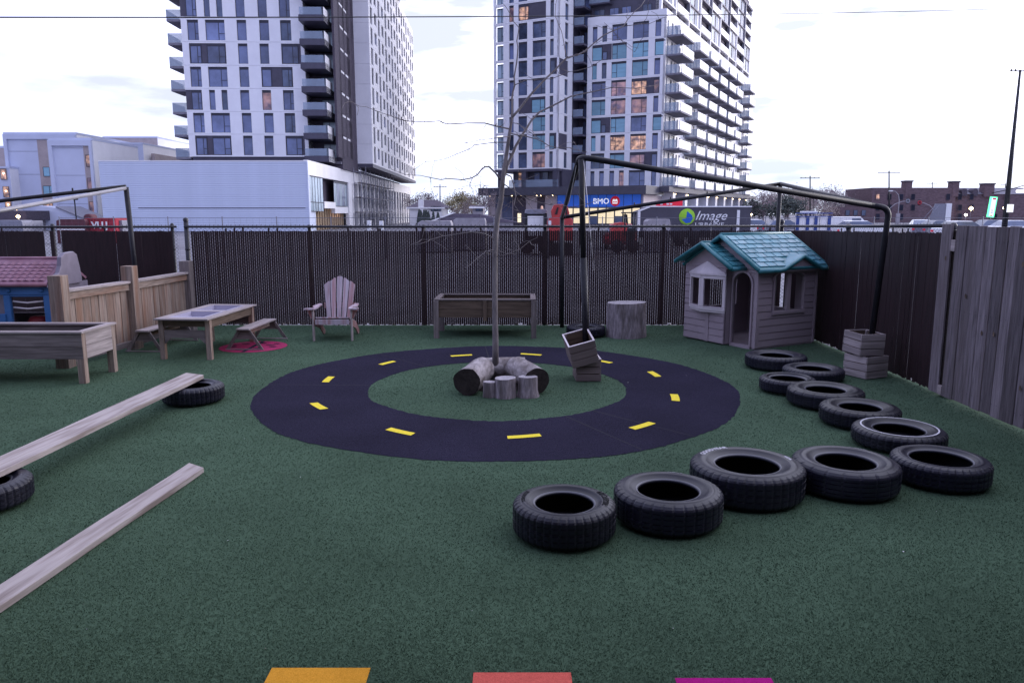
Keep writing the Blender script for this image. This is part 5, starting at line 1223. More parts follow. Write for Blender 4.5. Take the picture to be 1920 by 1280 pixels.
for x in (-13.2, -9.2, -7.6, -4.9, -4.2, -2.2): dlight(t2, TR(x, FY - .9, 4.70), s_=.07)
for k in range(9):
    u = 2.5 + k * 7.6; MB(T2R).box(u, u + 1.5, -1.2, .6, 0, 5.18).build('colonnade_pier', white_pl, t2)
    MB(T2R).box(u + 2.2, u + 5.8, .2, .3, .2, 4.9).build('shop_window', bmo_blue if k < 8 else GL['dark'], t2); MB(T2R).box(u + 4.6, u + 5.8, .1, .19, .2, 4.9).build('shop_mullion', dark_pl, t2)
    for q in (.4, 1.1): dlight(t2, T2R @ TR(u + q, -1.35, 4.95), s_=.09)

# ---------------- clinic like building far left
def block(par, x0, x1, y0, y1, h, mat, frame=True, mat_side=None):
    MB().box(x0, x1, y0, y1, 0, h).build('wall', mat, par)
    MB().box(x1 + .002, x1 + .05, y0 + .02, y1, 0, h - .002).build('lit_side_sheet', mat_side or white_side, par)  # whiter sheet over each right side, stronger light there put into the colour
    MB().box(x0 - .02, x1 + .08, y0 - .08, y1, h, h + .3).build('coping', clinic_m, par)
    if frame: MB().box(x0, x0 + .5, y0 - .3, y0 - .001, 0, h - .7).box(x1 - .35, x1, y0 - .3, y0 - .001, 0, h - .7).box(x0, x1, y0 - .3, y0 - .001, h - .7, h).build('portal_frame', clinic_m, par)
cb = thing('clinic_building', 'pale lavender multi volume building with tan window strips at the far left', 'building', (0, 0, 0), 0)
yB = 100.; xb = lambda px, Y: spot(px, 330, Y).x
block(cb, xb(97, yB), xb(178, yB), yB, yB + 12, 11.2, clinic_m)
MB().box(xb(161, yB), xb(174, yB), yB - .06, yB - .001, 0, 10.5).build('tan_strip', tan_m, cb)
for px, yc, g in ((163, 303, 'warm'), (166, 346, 'rose'), (170, 390, 'rose')):
    p = spot(px, yc + 10, yB); window(cb, Matrix.Identity(4), p.x, p.z, .72, 1.5, 'f', g, hd=0, depth=yB - .14)
yA = 118.
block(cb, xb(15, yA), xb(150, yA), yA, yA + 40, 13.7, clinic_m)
for a, b, z0, z1 in ((76, 97, 0, 12.9), (112, 122, 11.3, 12.9)): MB().box(xb(a, yA), xb(b, yA), yA - .06, yA - .001, z0, z1).build('tan_strip', tan_m, cb)
for py, g in ((331, 'teal'), (366, 'teal'), (398, 'warm')):
    p = spot(83, py, yA); window(cb, Matrix.Identity(4), p.x, p.z, 1.5, 1.4, 'r', g, hd=0, depth=yA - .14)
for z in (4.2, 7.8, 11.2):
    MB().box(xb(22, yA), xb(75, yA), yA - .02, yA - .0012, z, z + .05).build('render_joint', grey_paint, cb)
    MB().box(xb(106, yB), xb(160, yB), yB - .02, yB - .0012, z - 1, z - .96).build('render_joint', grey_paint, cb)
yC = 128.
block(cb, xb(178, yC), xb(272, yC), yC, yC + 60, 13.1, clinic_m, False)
MB().box(xb(276, yC), xb(282, yC), yC + 2, yC + 40, 9.9, 11.8).build('tan_strip', tan_m, cb)
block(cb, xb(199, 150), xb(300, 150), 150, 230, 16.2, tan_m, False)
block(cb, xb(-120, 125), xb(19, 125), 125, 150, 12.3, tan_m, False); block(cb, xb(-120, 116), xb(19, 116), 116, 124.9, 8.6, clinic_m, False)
for px, py in ((3, 337), (8, 370), (12, 395)):
    p = spot(px, py, 116); window(cb, Matrix.Identity(4), p.x, p.z, .9, 1.6, 'f', 'warm', hd=0, depth=116 - .14)
    MB(TR(p.x + .5, 115.8, p.z + .9)).lathe([(0, -.12), (.12, 0), (0, .12)], 6).build('lamp', lamp_hot, cb)
MB().box(xb(180, yC), xb(188, yC), yC - .8, yC - .1, 12.4, 12.5).box(xb(181, yC), xb(182, yC), yC - .8, yC - .7, 8, 12.4).build('roof_ladder', grey_paint, cb)
ann = thing('low_annex', 'low pale annex with a sloping roof in front of the lavender building', 'building', (0, 0, 0))
p = spot(70, 405, 92); MB().prism([(p.x, 92, 0), (p.x + 6.5, 92, 0), (p.x + 6.5, 92, .8), (p.x + 2.5, 92, 2.6), (p.x, 92, 2.9)], (0, 5, 0)).build('wall', clinic_m, ann)
MB().prism([(p.x + 2.4, 91.8, 2.66), (p.x + 6.7, 91.8, .82), (p.x + 6.7, 91.8, 1.0), (p.x + 2.4, 91.8, 2.84)], (0, 5.4, 0)).build('roof', grey_paint, ann)

# ---------------- brick building far right
br = thing('brick_building', 'long dark red brick apartment building with chimneys on the right horizon', 'building', (0, 0, 0))
yR = 172.; X_ = lambda px: spot(px, 385, yR).x
hR = spot(1700, 352, yR).z
MB().box(X_(1634), X_(1790), yR, yR + 14, 0, hR).build('wall', brick_red, br)
MB().box(X_(1790), X_(1990), yR + .5, yR + 14, 0, hR - 1.4).build('wall', brick_red, br)
MB().prism([(X_(1789), yR + .3, hR - 1.4), (X_(1990), yR + .3, hR - 1.4), (X_(1990), yR + 4, hR + .1), (X_(1789), yR + 4, hR + .1)], (0, 8, 0)).build('roof', roof_grey, br)
for a, b, top in ((1695, 1707, 341), (1783, 1795, 342), (1843, 1861, 346)):
    q = MB().box(X_(a), X_(b), yR - .1, yR + 2, hR - 2, spot(a, top, yR).z).build('chimney', brick_red, br); MB().box(X_(a) - .15, X_(b) + .15, yR - .25, yR + 2.15, spot(a, top, yR).z, spot(a, top, yR).z + .3).build('chimney_cap', brick_dk, q)
for a in (1802, 1822): MB().prism([(X_(a), yR + .1, hR - 1.8), (X_(a + 10), yR + .1, hR - 1.8), (X_(a + 10), yR + .1, hR - .6), (X_(a + 7), yR + .1, hR - .2), (X_(a + 3), yR + .1, hR - .2), (X_(a), yR + .1, hR - .6)], (0, 2, 0)).build('dormer', brick_dk, br)
for k, px in enumerate(range(1642, 1900, 22)):
    for py in (368, 388, 405):
        if (k * 7 + py) % 5 in (1, 3) and px != 1642: continue
        p = spot(px, py, yR); z_ = p.z
        window(br, Matrix.Identity(4), p.x, z_ - .8, .85, 1.3, 'f', 'warm' if (px, py) in ((1642, 368), (1752, 405)) else 'deep', hd=0, depth=yR - .12)
nb_ = thing('brick_building', 'low dark brick block left of the long brick building', 'building', (0, 0, 0)); a = spot(1576, 388, 165); b = spot(1640, 388, 165)
MB().box(a.x, b.x, 165, 171, 0, a.z).build('wall', brick_red, nb_)
for px in (1585, 1600, 1615): p = spot(px, 400, 165); window(nb_, Matrix.Identity(4), p.x, p.z - .5, .9, 1.2, 'f', 'dark', hd=0, depth=164.9)

# ---------------- houses between the towers
def house(label, px0, px1, yeave, yridge, Y, depth_, wmat, rmat, hip=True, chim=None, wins=()):
    t = thing('house', label, 'house', (0, 0, 0)); a, b = spot(px0, yeave, Y), spot(px1, yeave, Y); zr = spot(px0, yridge, Y).z; ov = .4
    MB().box(a.x, b.x, Y, Y + depth_, 0, a.z).build('wall', wmat, t)
    x0, x1, y0, y1 = a.x - ov, b.x + ov, Y - ov, Y + depth_ + ov; ins = (x1 - x0) * .28 if hip else 0; ym = (y0 + y1) / 2
    MB().add([(x0, y0, a.z), (x1, y0, a.z), (x1, y1, a.z), (x0, y1, a.z), (x0 + ins, ym, zr), (x1 - ins, ym, zr)], [(0, 1, 5, 4), (1, 2, 5), (2, 3, 4, 5), (3, 0, 4), (3, 2, 1, 0)]).build('roof', rmat, t)
    MB().box(x0, x1, y0 - .03, y0 + .05, a.z - .18, a.z + .02).build('gutter', white_side, t)
    if chim:
        p = spot(chim[0], chim[2], Y - .3); q = spot(chim[1], chim[2], Y - .3); MB().box(p.x, q.x, Y - .35, Y - .002, 0, p.z).build('chimney', wmat, t)
    for px, py, w_, h_ in wins: p = spot(px, py, Y); window(t, Matrix.Identity(4), p.x, p.z, w_, h_, 'c', 'dark', hd=0, depth=Y - .1)
    return t
house('white house with a dark hipped roof and broad white chimney between the towers', 768, 829, 389, 374, 110, 10, white_side, roof_purp, True, (784, 794, 374), ((808, 396, 1.0, .7), (814, 396, 1.0, .7)))
house('small grey house with a flat dark roof right of the willow', 886, 906, 388, 385, 95, 6, concrete, roof_purp, False, None, ((892, 396, .9, .6),))
house('plain mauve grey house beside the canopy of the right tower', 915, 934, 372, 368, 135, 8, plaster, roof_purp, False)
sh_ = thing('shed_roof', 'low dark sloping roof with a white edge in front of the white house', 'shed', (0, 0, 0)); a = spot(800, 417, 80); 
MB().prism([(a.x, 80, a.z), (a.x + 9.5, 80, a.z), (a.x + 5.5, 80, a.z + .85), (a.x + 2.7, 80, a.z + .9)], (0, 3, 0)).build('roof', roof_purp, sh_)
MB().prism([(a.x - .05, 79.9, a.z), (a.x + .35, 79.9, a.z), (a.x + 3.05, 79.9, a.z + 1.0), (a.x + 2.7, 79.9, a.z + 1.0)], (0, .09, 0)).build('edge_board', white_side, sh_)
MB().box(a.x + .5, a.x + 9, 80.2, 82.8, 0, a.z - .01).build('wall', concrete, sh_)

# ================================================================== TREES BEYOND
def far_tree(label, px, ybase, Y, h, cr, kind, leaves=260, seed=0, group='bare and budding trees on the horizon', squash=.8, trunk_h=.3, species='tree'):
    rnd = random.Random(seed); p = spot(px, 400, Y); t = thing(species, label, 'tree', (p.x, Y, 0), 0, group)
    MB().tube([(0, 0, 0), (rnd.uniform(-.1, .1), 0, h * trunk_h), (0, 0, h * .7)], [h * .026, h * .02, h * .006], 6).build('trunk', twig_m, t)
    m_ = MB(); cen = Vector((0, 0, h * (1 - (1 - trunk_h) / 2 * 1.0)));rz_ = h * (1 - trunk_h) / 2
    tips = []
    for i in range(26):
        a = rnd.random() * 6.283; e = rnd.uniform(-.2, 1.4); d = Vector((math.cos(a) * math.cos(e), math.sin(a) * math.cos(e), math.sin(e)))
        st = Vector((0, 0, h * rnd.uniform(trunk_h * .7, .55))); en = Vector((d.x * cr * rnd.uniform(.7, 1.05), d.y * cr, 0)) * 1 + Vector((0, 0, h * .55 + d.z * h * .43 * rnd.uniform(.8, 1.05)))
        mid = st.lerp(en, .5) + Vector((0, 0, h * .04)); m_.tube([st, mid, en], [h * .010, h * .006, h * .0025], 4, cap=False); tips.append((mid, en))
        for _ in range(7 if kind == 'bare' else 3):
            q = mid.lerp(en, rnd.random()); e2 = q + Vector((rnd.gauss(0, 1), rnd.gauss(0, 1), rnd.uniform(.2, 1.6))) * cr * .16; m_.tube([q, e2], [h * .0035, h * .0015], 3, cap=False)
            tips.append((q, e2))
    m_.build('limbs', twig_m, t)
    if leaves:
        mat = {'bare': twig_m, 'willow': willow, 'ever': ever, 'brown': brown_fol}[kind]; m_ = MB()
        for i in range(leaves):
            a, b = rnd.choice(tips); q = a.lerp(b, rnd.random() ** .7) + Vector((rnd.gauss(0, 1), rnd.gauss(0, 1), rnd.gauss(0, 1))) * cr * .10
            s_ = cr * rnd.uniform(.012, .03) if kind != 'ever' else cr * rnd.uniform(.03, .06); u = Vector((rnd.gauss(0, 1), rnd.gauss(0, 1), rnd.gauss(0, 1))).normalized(); v = u.orthogonal().normalized()
            m_.add([q + u * s_, q + v * s_, q - u * s_ * 1.5, q - v * s_], [(0, 1, 2, 3)])
        tag(m_.build('crown', mat, t), kind='stuff')
    return t
def hgt(py, Y): return spot(960, py, Y).z
far_tree('broad yellowish budding tree beside the white house', 858, 0, 125, hgt(361, 125), 3.4, 'willow', 3200, 1, trunk_h=.15)
far_tree('brown bare tree behind the roof of the white house', 800, 0, 150, hgt(362, 150), 4.2, 'bare', 900, 2)
far_tree('low bare tree left of the white house chimney', 783, 0, 160, hgt(364, 160), 3.5, 'bare', 700, 22)
far_tree('tall thin bare tree left of the dark canopy', 908, 0, 118, hgt(345, 118), 3.0, 'bare', 500, 3)
far_tree('yellow green shrub like tree behind the flat roofed grey house', 886, 0, 140, hgt(368, 140), 3.6, 'willow', 2200, 4, trunk_h=.15)
far_tree('brown tree between willow and flat roofed house', 872, 0, 110, hgt(378, 110), 2.4, 'brown', 1800, 44, trunk_h=.1)
for k, (px, py, Y, cr, kd, n_, lab) in enumerate([
    (1405, 372, 150, 2.2, 'ever', 1500, 'slim dark evergreen next to the end of the right tower'),
    (1432, 352, 150, 4.2, 'bare', 1300, 'bare tree left of the far pipe post'),
    (1448, 362, 170, 5.5, 'brown', 2600, 'dense brown tree directly behind the far pipe post'),
    (1478, 356, 170, 5.0, 'brown', 2600, 'olive brown tree right of the far pipe post'),
    (1472, 374, 140, 3.8, 'ever', 1900, 'low dark evergreen right of the far pipe post'),
    (1512, 366, 175, 5.5, 'bare', 2200, 'wide bare tree behind the tall utility pole'),
    (1545, 358, 180, 6.0, 'bare', 2400, 'pale brown bare tree right of the thin utility pole'),
    (1585, 380, 190, 5.0, 'brown', 1800, 'low brown tree left of the brick building'),
    (1612, 376, 200, 5.0, 'bare', 900, 'bare tree top behind the low brick block'),
    (1530, 384, 160, 5.0, 'brown', 2000, 'rounded brown tree low behind the flatbed'),
    (1425, 385, 160, 3.8, 'ever', 1500, 'dark bushy tree behind the end of the grey trailer')]):
    far_tree(lab, px, 0, Y, hgt(py, Y), cr, kd, n_, 30 + k, trunk_h=.12 if kd != 'bare' else .25)
for k, px in enumerate((786, 789, 795, 799, 803, 812, 821)):
    p = spot(px, 400, 108); h = hgt((395, 397, 396, 397, 399, 399, 401)[k], 108); t = thing('cypress_shrub', 'small dark cone shaped shrub ' + ['farthest left in the row', 'second from the left in the row', 'third from the left in the row', 'middle one in the row', 'right of the middle in the row', 'standing alone below the windows', 'at the right corner'][k] + ' by the white house', 'shrub', (p.x, 108, 0), 0, 'cone shrubs by the white house')
    m_ = MB()
    for i in range(90):
        z = random.random(); r_ = .42 * (1 - z) + .04; a = random.random() * 6.28; q = Vector((r_ * math.cos(a), r_ * math.sin(a), z * h)); m_.add([q, q + Vector((.12, .05, .1)), q + Vector((0, 0, .3)), q + Vector((-.1, 0, .1))], [(0, 1, 2, 3)])
    m_.lathe([(.34, 0), (.3, h * .3), (.03, h * .95)], 8); m_.build('foliage', ever, t)

# ================================================================== STREET FURNITURE AND MACHINES BEYOND THE FENCE
def pole(label, px, ytop, Y, r0=.14, r1=.09, arm=None, cat='utility pole', name='utility_pole', pxb=None, mat=black_paint, group='utility poles on the horizon', arm_z=.4):
    a = spot(pxb or px, 420, Y); b = spot(px, ytop, Y); t = thing(name, label, cat, (a.x, Y, 0), 0, group)
    dx = b.x - a.x; MB().tube([(0, 0, 0), (dx, 0, b.z)], [r0, r1], 8).build('pole', mat, t)
    if arm: 
        MB().tube([(dx - arm, 0, b.z - arm_z), (dx + arm, 0, b.z - arm_z)], r1 * .6, 5).build('crossarm', mat, t)
        for s_ in (-.9, -.45, .45, .9): MB().lathe([(0, .18), (.06, .1), (.06, 0)], 5, T=TR(dx + s_ * arm, 0, b.z - arm_z + .03)).build('insulator', mat, t)
    return t, dx, b.z
pole('thin utility pole with a short crossarm between the towers', 825, 346, 130, .12, .08, 1.1)
pole('utility pole with a crossarm above the trees right of the tower', 1519, 330, 150, .16, .11, 1.9)
pole('utility pole with a crossarm at the left corner of the brick building', 1667, 320, 165, .2, .14, 2.4)
pole('short utility pole rising behind the middle of the brick building', 1748, 341, 190, .15, .1, 1.3)
pole('faint utility pole behind the right roof of the brick building', 1885, 344, 200, .15, .1, 1.2)
pole('bare thin pole left of the flatbed structure', 1511, 355, 90, .05, .04)
pole('bare thin pole behind the flatbed structure', 1526, 368, 95, .05, .04)
t, dx, zt_ = pole('tall dark leaning power pole at the right edge carrying a white sign', 1913, 131, 60, .22, .08, .75, pxb=1884, group=None, arm_z=.1)
a = spot(1886, 398, 59.5); MB().box(a.x - t.location.x, a.x - t.location.x + .48, -.62, -.56, a.z, a.z + .6).build('notice_board', sign_white, t)
m_ = MB(); a = spot(1860, 362, 60); b = spot(1930, 345, 60); m_.tube([a, a.lerp(b, .5) + Vector((0, 0, -.05)), b], .035, 5); tag(m_.build('service_cable', black_paint), 'dark cable drooping past the tall power pole at the right edge', 'cable')
lp = thing('street_lamp', 'street lamp with a lit head at the right edge of the picture', 'street lamp', (spot(1934, 358, 58).x, 58, 0))
MB().tube([(0, 0, 0), (0, 0, hgt(345, 58)), (-.3, 0, hgt(350, 58)), (-.8, 0, hgt(356, 58))], [.07, .05, .04, .03], 8).build('pole', grey_paint, lp)
MB().box(-1.05, -.2, -.12, .12, hgt(361, 58), hgt(357, 58)).build('lamp_head', lamp_white, lp)
lp = thing('street_lamp', 'street lamp with a curved arm and cobra head near the traffic signals', 'street lamp', (spot(1684, 400, 120).x, 120, 0))
MB().tube([(0, 0, 0), (0, 0, hgt(375, 120)), (-.2, 0, hgt(365, 120)), (-.7, 0, hgt(359, 120)), (-1.4, 0, hgt(358, 120))], [.10, .07, .06, .05, .05], 8).build('pole', concrete, lp); MB().box(-1.7, -1.15, -.12, .12, hgt(359, 120), hgt(357, 120)).build('lamp_head', white_paint, lp)
MB().box(-.25, .25, -.2, .2, 0, hgt(400, 120)).build('base_cabinet', concrete, lp)
lp = thing('street_lamp', 'double headed lamp post in front of the lavender building on the left', 'street lamp', (spot(142, 400, 85).x, 85, 0))
MB().tube([(0, 0, 0), (0, 0, hgt(374, 85))], .07, 8).build('pole', black_paint, lp); MB().box(-.65, -.1, -.15, .15, hgt(376, 85), hgt(372, 85)).build('lamp_head', white_paint, lp); MB().box(.0, .35, -.12, .12, hgt(375, 85), hgt(372.5, 85)).build('lamp_head', black_paint, lp)
def signal(label, pxp, pxh, py, red, Y=110):
    x = spot(pxp, 400, Y).x; dx = spot(pxh, py, Y).x - x; z = spot(pxh, py, Y).z
    t = thing('traffic_signal', label, 'traffic light', (x, Y, 0), 0, 'traffic signals by the junction')
    MB().tube([(0, 0, 0), (0, 0, z - 1.2)], .09, 8).build('pole', concrete, t); MB().tube([(0, 0, z - 1.4), (dx * .4, 0, z - .4), (dx * .75, 0, z - .05), (dx * .97, 0, z)], .05, 6).build('mast_arm', concrete, t)
    MB(TR(dx, -.1, z) @ RX(PI / 2)).lathe([(.12, 0), (.30, 0), (.32, -.1), (.12, -.1)], 16, closed=True).build('signal_ring', red_paint if red else grey_paint, t)
    MB().box(dx - .12, dx + .12, -.05, .2, z - .4, z + .4).build('signal_head', black_paint, t)
signal('traffic signal on a curved mast arm with a grey backplate', 1662, 1702, 377, False); signal('traffic signal with a red lit ring facing left', 1755, 1724, 380, True)
sb_ = thing('billboard', 'dark grey hoarding with a white end panel in front of the brick building', 'billboard', (spot(1740, 400, 105).x, 105, 0)); a, b = spot(1742, 382, 105), spot(1782, 412, 105); x0 = sb_.location.x
MB().prism([(a.x - x0 - .0, 0, 0), (b.x - x0 - .75, 0, 0), (b.x - x0 - .75, 0, a.z), (a.x - x0 + .9, 0, a.z)], (0, .25, 0)).build('panel', grey_paint, sb_)
MB().box(b.x - x0 - .74, b.x - x0, -.05, .3, 0, a.z + .05).build('end_panel', white_paint, sb_)
for s_ in (0, .5): MB().tube([(a.x - x0 - 1.1 + s_, -.4, .9), (a.x - x0 + .6 + s_, -.4, 3.0)], .035, 5).build('strut', grey_paint, sb_)
ns = thing('pylon_sign', 'tall narrow green and white lit pylon sign', 'sign', (spot(1856, 400, 90).x, 90, 0)); z0, z1 = hgt(407, 90), hgt(369, 90)
ns.rotation_euler = (0, R(5), 0)
MB().box(-.38, .38, 0, .2, z0, z1).build('green_border', green_neon, ns); MB().box(-.26, .26, -.03, -.001, z0 + .1, z1 - .1).build('white_face', lamp_white if False else sign_white, ns)
MB().tube([(0, .1, 0), (0, .1, z0)], .07, 6).build('pole', black_paint, ns)
MB().box(-.16, .2, -.05, -.031, z1 - .3, z1 - .12).build('red_mark', bmo_red, ns); MB().box(-.14, .14, -.05, -.031, z0 + .12, z0 + .2).build('red_mark', bmo_red, ns)
for z in (.50, .75): MB().box(-.10, .10, -.05, -.031, z0 + z, z0 + z + .06).build('mark', print_blue, ns)
for lab, px, py, Y, s_ in (('bright flood lamp on the wall of the brick building', 1821, 391, 168, .42), ('white lamp low in front of the brick building', 1811, 403, 150, .26), ('warm wall lamp beside the tall power pole', 1883, 390, 165, .32), ('small low lamp right of the pylon sign', 1884, 402, 150, .2), ('small lit lamp at the end of the grey trailer', 1409, 402, 80, .10), ('bright lamp over the dark roof on the far left', 31, 391, 88, .17), ('yellow lamp under the dark roof on the far left', 34, 406, 86, .20), ('lamp at the corner of the lavender building', 14, 392, 90, .15)):
    p = spot(px, py, Y); t = thing('wall_lamp', lab, 'lamp', (p.x, Y, 0)); MB(TR(0, 0, p.z)).lathe([(0, -s_), (s_ * .8, -s_ * .4), (s_, 0), (s_ * .8, s_ * .4), (0, s_)], 10).build('bulb', lamp_hot if 'white' not in lab else lamp_white, t)
    MB().tube([(0, .1, 0), (0, .1, p.z)], .04, 5).build('stand', grey_paint, t)
dr = thing('shelter', 'dark flat roofed shelter at the far left edge', 'shelter', (spot(0, 400, 87).x, 87.5, 0)); MB().box(-6, 2.6, 0, 6, hgt(413, 87), hgt(395, 87)).build('roof', brick_dk, dr); MB().box(-6, 2.0, .5, 5.5, 0, hgt(413, 87) - .01).build('wall', concrete, dr)

def car(label, px, Y, heading, mat, L_=4.5, h_=1.45, group='cars parked beyond the fence', van=False):
    p = spot(px, 410, Y); t = thing('parked_car' if not van else 'van', label, 'car' if not van else 'van', (p.x, Y, -.03), R(heading), group); w_ = 1.78; z0 = .28; hb = h_ * .62
    if van: pts = [(-L_ / 2, z0), (L_ / 2, z0), (L_ / 2 + .02, .95), (L_ / 2 - .5, 1.15), (L_ / 2 - 1.1, h_), (-L_ / 2, h_)]
    else: pts = [(-L_ / 2, z0 + .1), (-L_ / 2 + .1, z0), (L_ / 2 - .1, z0), (L_ / 2, z0 + .12), (L_ / 2 - .05, .72), (L_ / 2 - .35, .82), (L_ * .24, hb + .05), (-L_ * .38, hb + .08), (-L_ / 2 + .03, hb)]
    MB().prism([(x, -w_ / 2, z) for x, z in pts], (0, w_, 0)).build('body', mat, t, bevel=.08)
    if not van:
        c0 = [(-L_ * .40, hb + .06), (L_ * .24, hb + .02), (L_ * .06, h_ - .05), (-L_ * .26, h_ - .04)]; m_ = MB()
        vb = [(x, s_ * (w_ / 2 - .05), z) for s_ in (-1, 1) for x, z in c0[:2]] + [(x, s_ * (w_ / 2 - .24), z) for s_ in (-1, 1) for x, z in c0[2:]]
        m_.add(vb, [(0, 1, 4, 5), (2, 7, 6, 3), (1, 3, 6, 4), (0, 5, 7, 2), (4, 6, 7, 5), (0, 2, 3, 1)]); m_.build('windows', GL['dark'], t, bevel=.03)
        MB().prism([(-L_ * .26, -w_ / 2 + .26, h_ - .045), (L_ * .06, -w_ / 2 + .26, h_ - .05), (L_ * .03, -w_ / 2 + .3, h_), (-L_ * .22, -w_ / 2 + .3, h_)], (0, w_ - .54, 0)).build('roof', mat, t)
    else:
        MB().box(L_ / 2 - 1.9, L_ / 2 - 1.1, -w_ / 2 - .01, w_ / 2 + .01, 1.1, h_ - .15).build('side_window', GL['dark'], t)
        MB().prism([(L_ / 2 - .47, -w_ / 2 + .1, 1.18), (L_ / 2 - 1.07, -w_ / 2 + .1, h_ - .03), (L_ / 2 - 1.03, -w_ / 2 + .1, h_ - .03), (L_ / 2 - .43, -w_ / 2 + .1, 1.18)], (0, w_ - .2, 0)).build('windscreen', GL['dark'], t)
    for x in (-L_ * .31, L_ * .31):
        for s_ in (-1, 1): 
            o = MB(RX(PI / 2)).lathe([(0, -.1), (.2, -.1), (.31, -.08), (.32, .08), (.2, .1), (0, .1)], 16).build('wheel', rubber, t, loc=(x, s_ * (w_ / 2 - .1), .32))
    for s_ in (-1, 1):
        MB().box(L_ / 2 - .06, L_ / 2 + .01, s_ * .62 - .16, s_ * .62 + .16, .55, .70).build('headlight', white_paint, t); MB().box(-L_ / 2 - .01, -L_ / 2 + .06, s_ * .66 - .14, s_ * .66 + .14, .6, .75).build('tail_light', bmo_red, t)
    return t
cars = [('white car seen beside the end of the grey trailer', 1418, 75, 8, white_paint), ('pale car between the pipe post and the flatbed', 1472, 70, 4, grey_paint),
        ('silver car parked left of the bent pipe corner', 1615, 62, 6, white_paint), ('white car facing the junction, right of the bent pipe corner', 1728, 72, 250, white_paint),
        ('dark car with a pale roof line right of the white one', 1768, 66, 10, grey_paint), ('white car with dark windows below the bright lamps', 1808, 60, 12, white_paint),
        ('silver car low under the pylon sign', 1866, 70, 5, grey_paint), ('pale car at the far right behind the board fence', 1905, 66, 8, white_paint)]
for c_ in cars: car(*c_)
car('white van parked right of the flatbed structure', 1577, 66, 5, white_paint, 4.8, 1.75, van=True)
car('red car low behind the slats in the middle', 1165, 45, 80, red_paint, 4.2, 1.42)

# grey trailer with the round logo and script lettering
tr_ = thing('enclosed_trailer', 'long dark grey enclosed trailer with a green and blue round logo', 'trailer', (0, 0, 0)); Yt = 48.; a, b = spot(1196, 425, Yt), spot(1407, 425, Yt); zt_ = hgt(388.5, Yt); W_ = b.x - a.x
MB().prism([(a.x, Yt, .5), (b.x, Yt, .5), (b.x, Yt, zt_), (a.x + .75, Yt, zt_), (a.x, Yt, zt_ - .28)], (0, 2.3, 0)).build('body', dkgrey_paint, tr_)
MB().box(a.x + .7, b.x + .03, Yt - .05, Yt + 2.35, zt_, zt_ + .07).build('roof_trim', white_paint, tr_); MB().box(a.x - .03, a.x + .13, Yt - .04, Yt - .002, .5, zt_ - .27).build('corner_trim', white_paint, tr_)
MB().prism([(a.x - .02, Yt - .04, zt_ - .30), (a.x + .72, Yt - .04, zt_ - .02), (a.x + .72, Yt - .04, zt_ + .07), (a.x - .02, Yt - .04, zt_ - .2)], (0, .038, 0)).build('nose_trim', white_paint, tr_)
p = spot(1382, 394, Yt); MB().box(p.x, p.x + .17, Yt - .06, Yt - .002, .5, p.z).build('white_post', white_paint, tr_)
for x in (a.x + 2.6, a.x + 3.5): MB(TR(x, Yt + .05, .34) @ RX(PI / 2)).lathe([(0, -.1), (.33, -.1), (.34, .1), (0, .1)], 16).build('wheel', rubber, tr_)
c_ = spot(1288, 406.5, Yt - .02); T_ = TR(c_.x, Yt - .03, c_.z) @ RX(PI / 2)
MB(T_).lathe([(0, .012), (.49, .012), (.50, 0)], 32).build('logo_disc', lime, tr_)
MB(T_).prism([(.0, .34, .014), (.30, .10, .014), (.36, -.12, .014), (.22, -.36, .014), (-.05, -.40, .014), (-.34, -.16, .014), (-.05, -.10, .014)], (0, 0, .01)).build('logo_leaf', print_blue, tr_)
vs, fs = text_geo('Image', .80, .01, shear=.4); q = spot(1332, 405, Yt); MB(TR(q.x, Yt - .02, q.z) @ RX(PI / 2) @ Matrix.Diagonal((1.05, 1, 1, 1))).add(vs, fs).build('lettering', print_white, tr_)
vs, fs = text_geo('URBAINE', .30, .01); q = spot(1330, 421, Yt); MB(TR(q.x, Yt - .02, q.z) @ RX(PI / 2) @ Matrix.Diagonal((1.5, 1, 1, 1))).add(vs, fs).build('lettering', print_white, tr_)
# red awning of a shop
aw = thing('awning', 'red awning with white lettering marks between trailer and shop front', 'awning', (0, 0, 0)); a, b = spot(1232, 386, 95), spot(1280, 378, 95); MB().prism([(a.x, 95, a.z), (b.x, 95, a.z), (b.x, 95, b.z + .2), (a.x + .5, 95, b.z)], (0, 1.2, 0)).build('canopy', bmo_red, aw)
for px in (1238, 1250, 1256): p = spot(px, 384, 94.9); MB().box(p.x, p.x + .3, 94.95, 94.998, p.z, p.z + .18).build('white_mark', print_white, aw)
MB().tube([(b.x - .2, 95.6, 0), (b.x - .2, 95.6, a.z)], .05, 6).build('leg', willow, aw); MB().tube([(a.x + .4, 95.6, 0), (a.x + .4, 95.6, a.z)], .05, 6).build('leg', willow, aw)
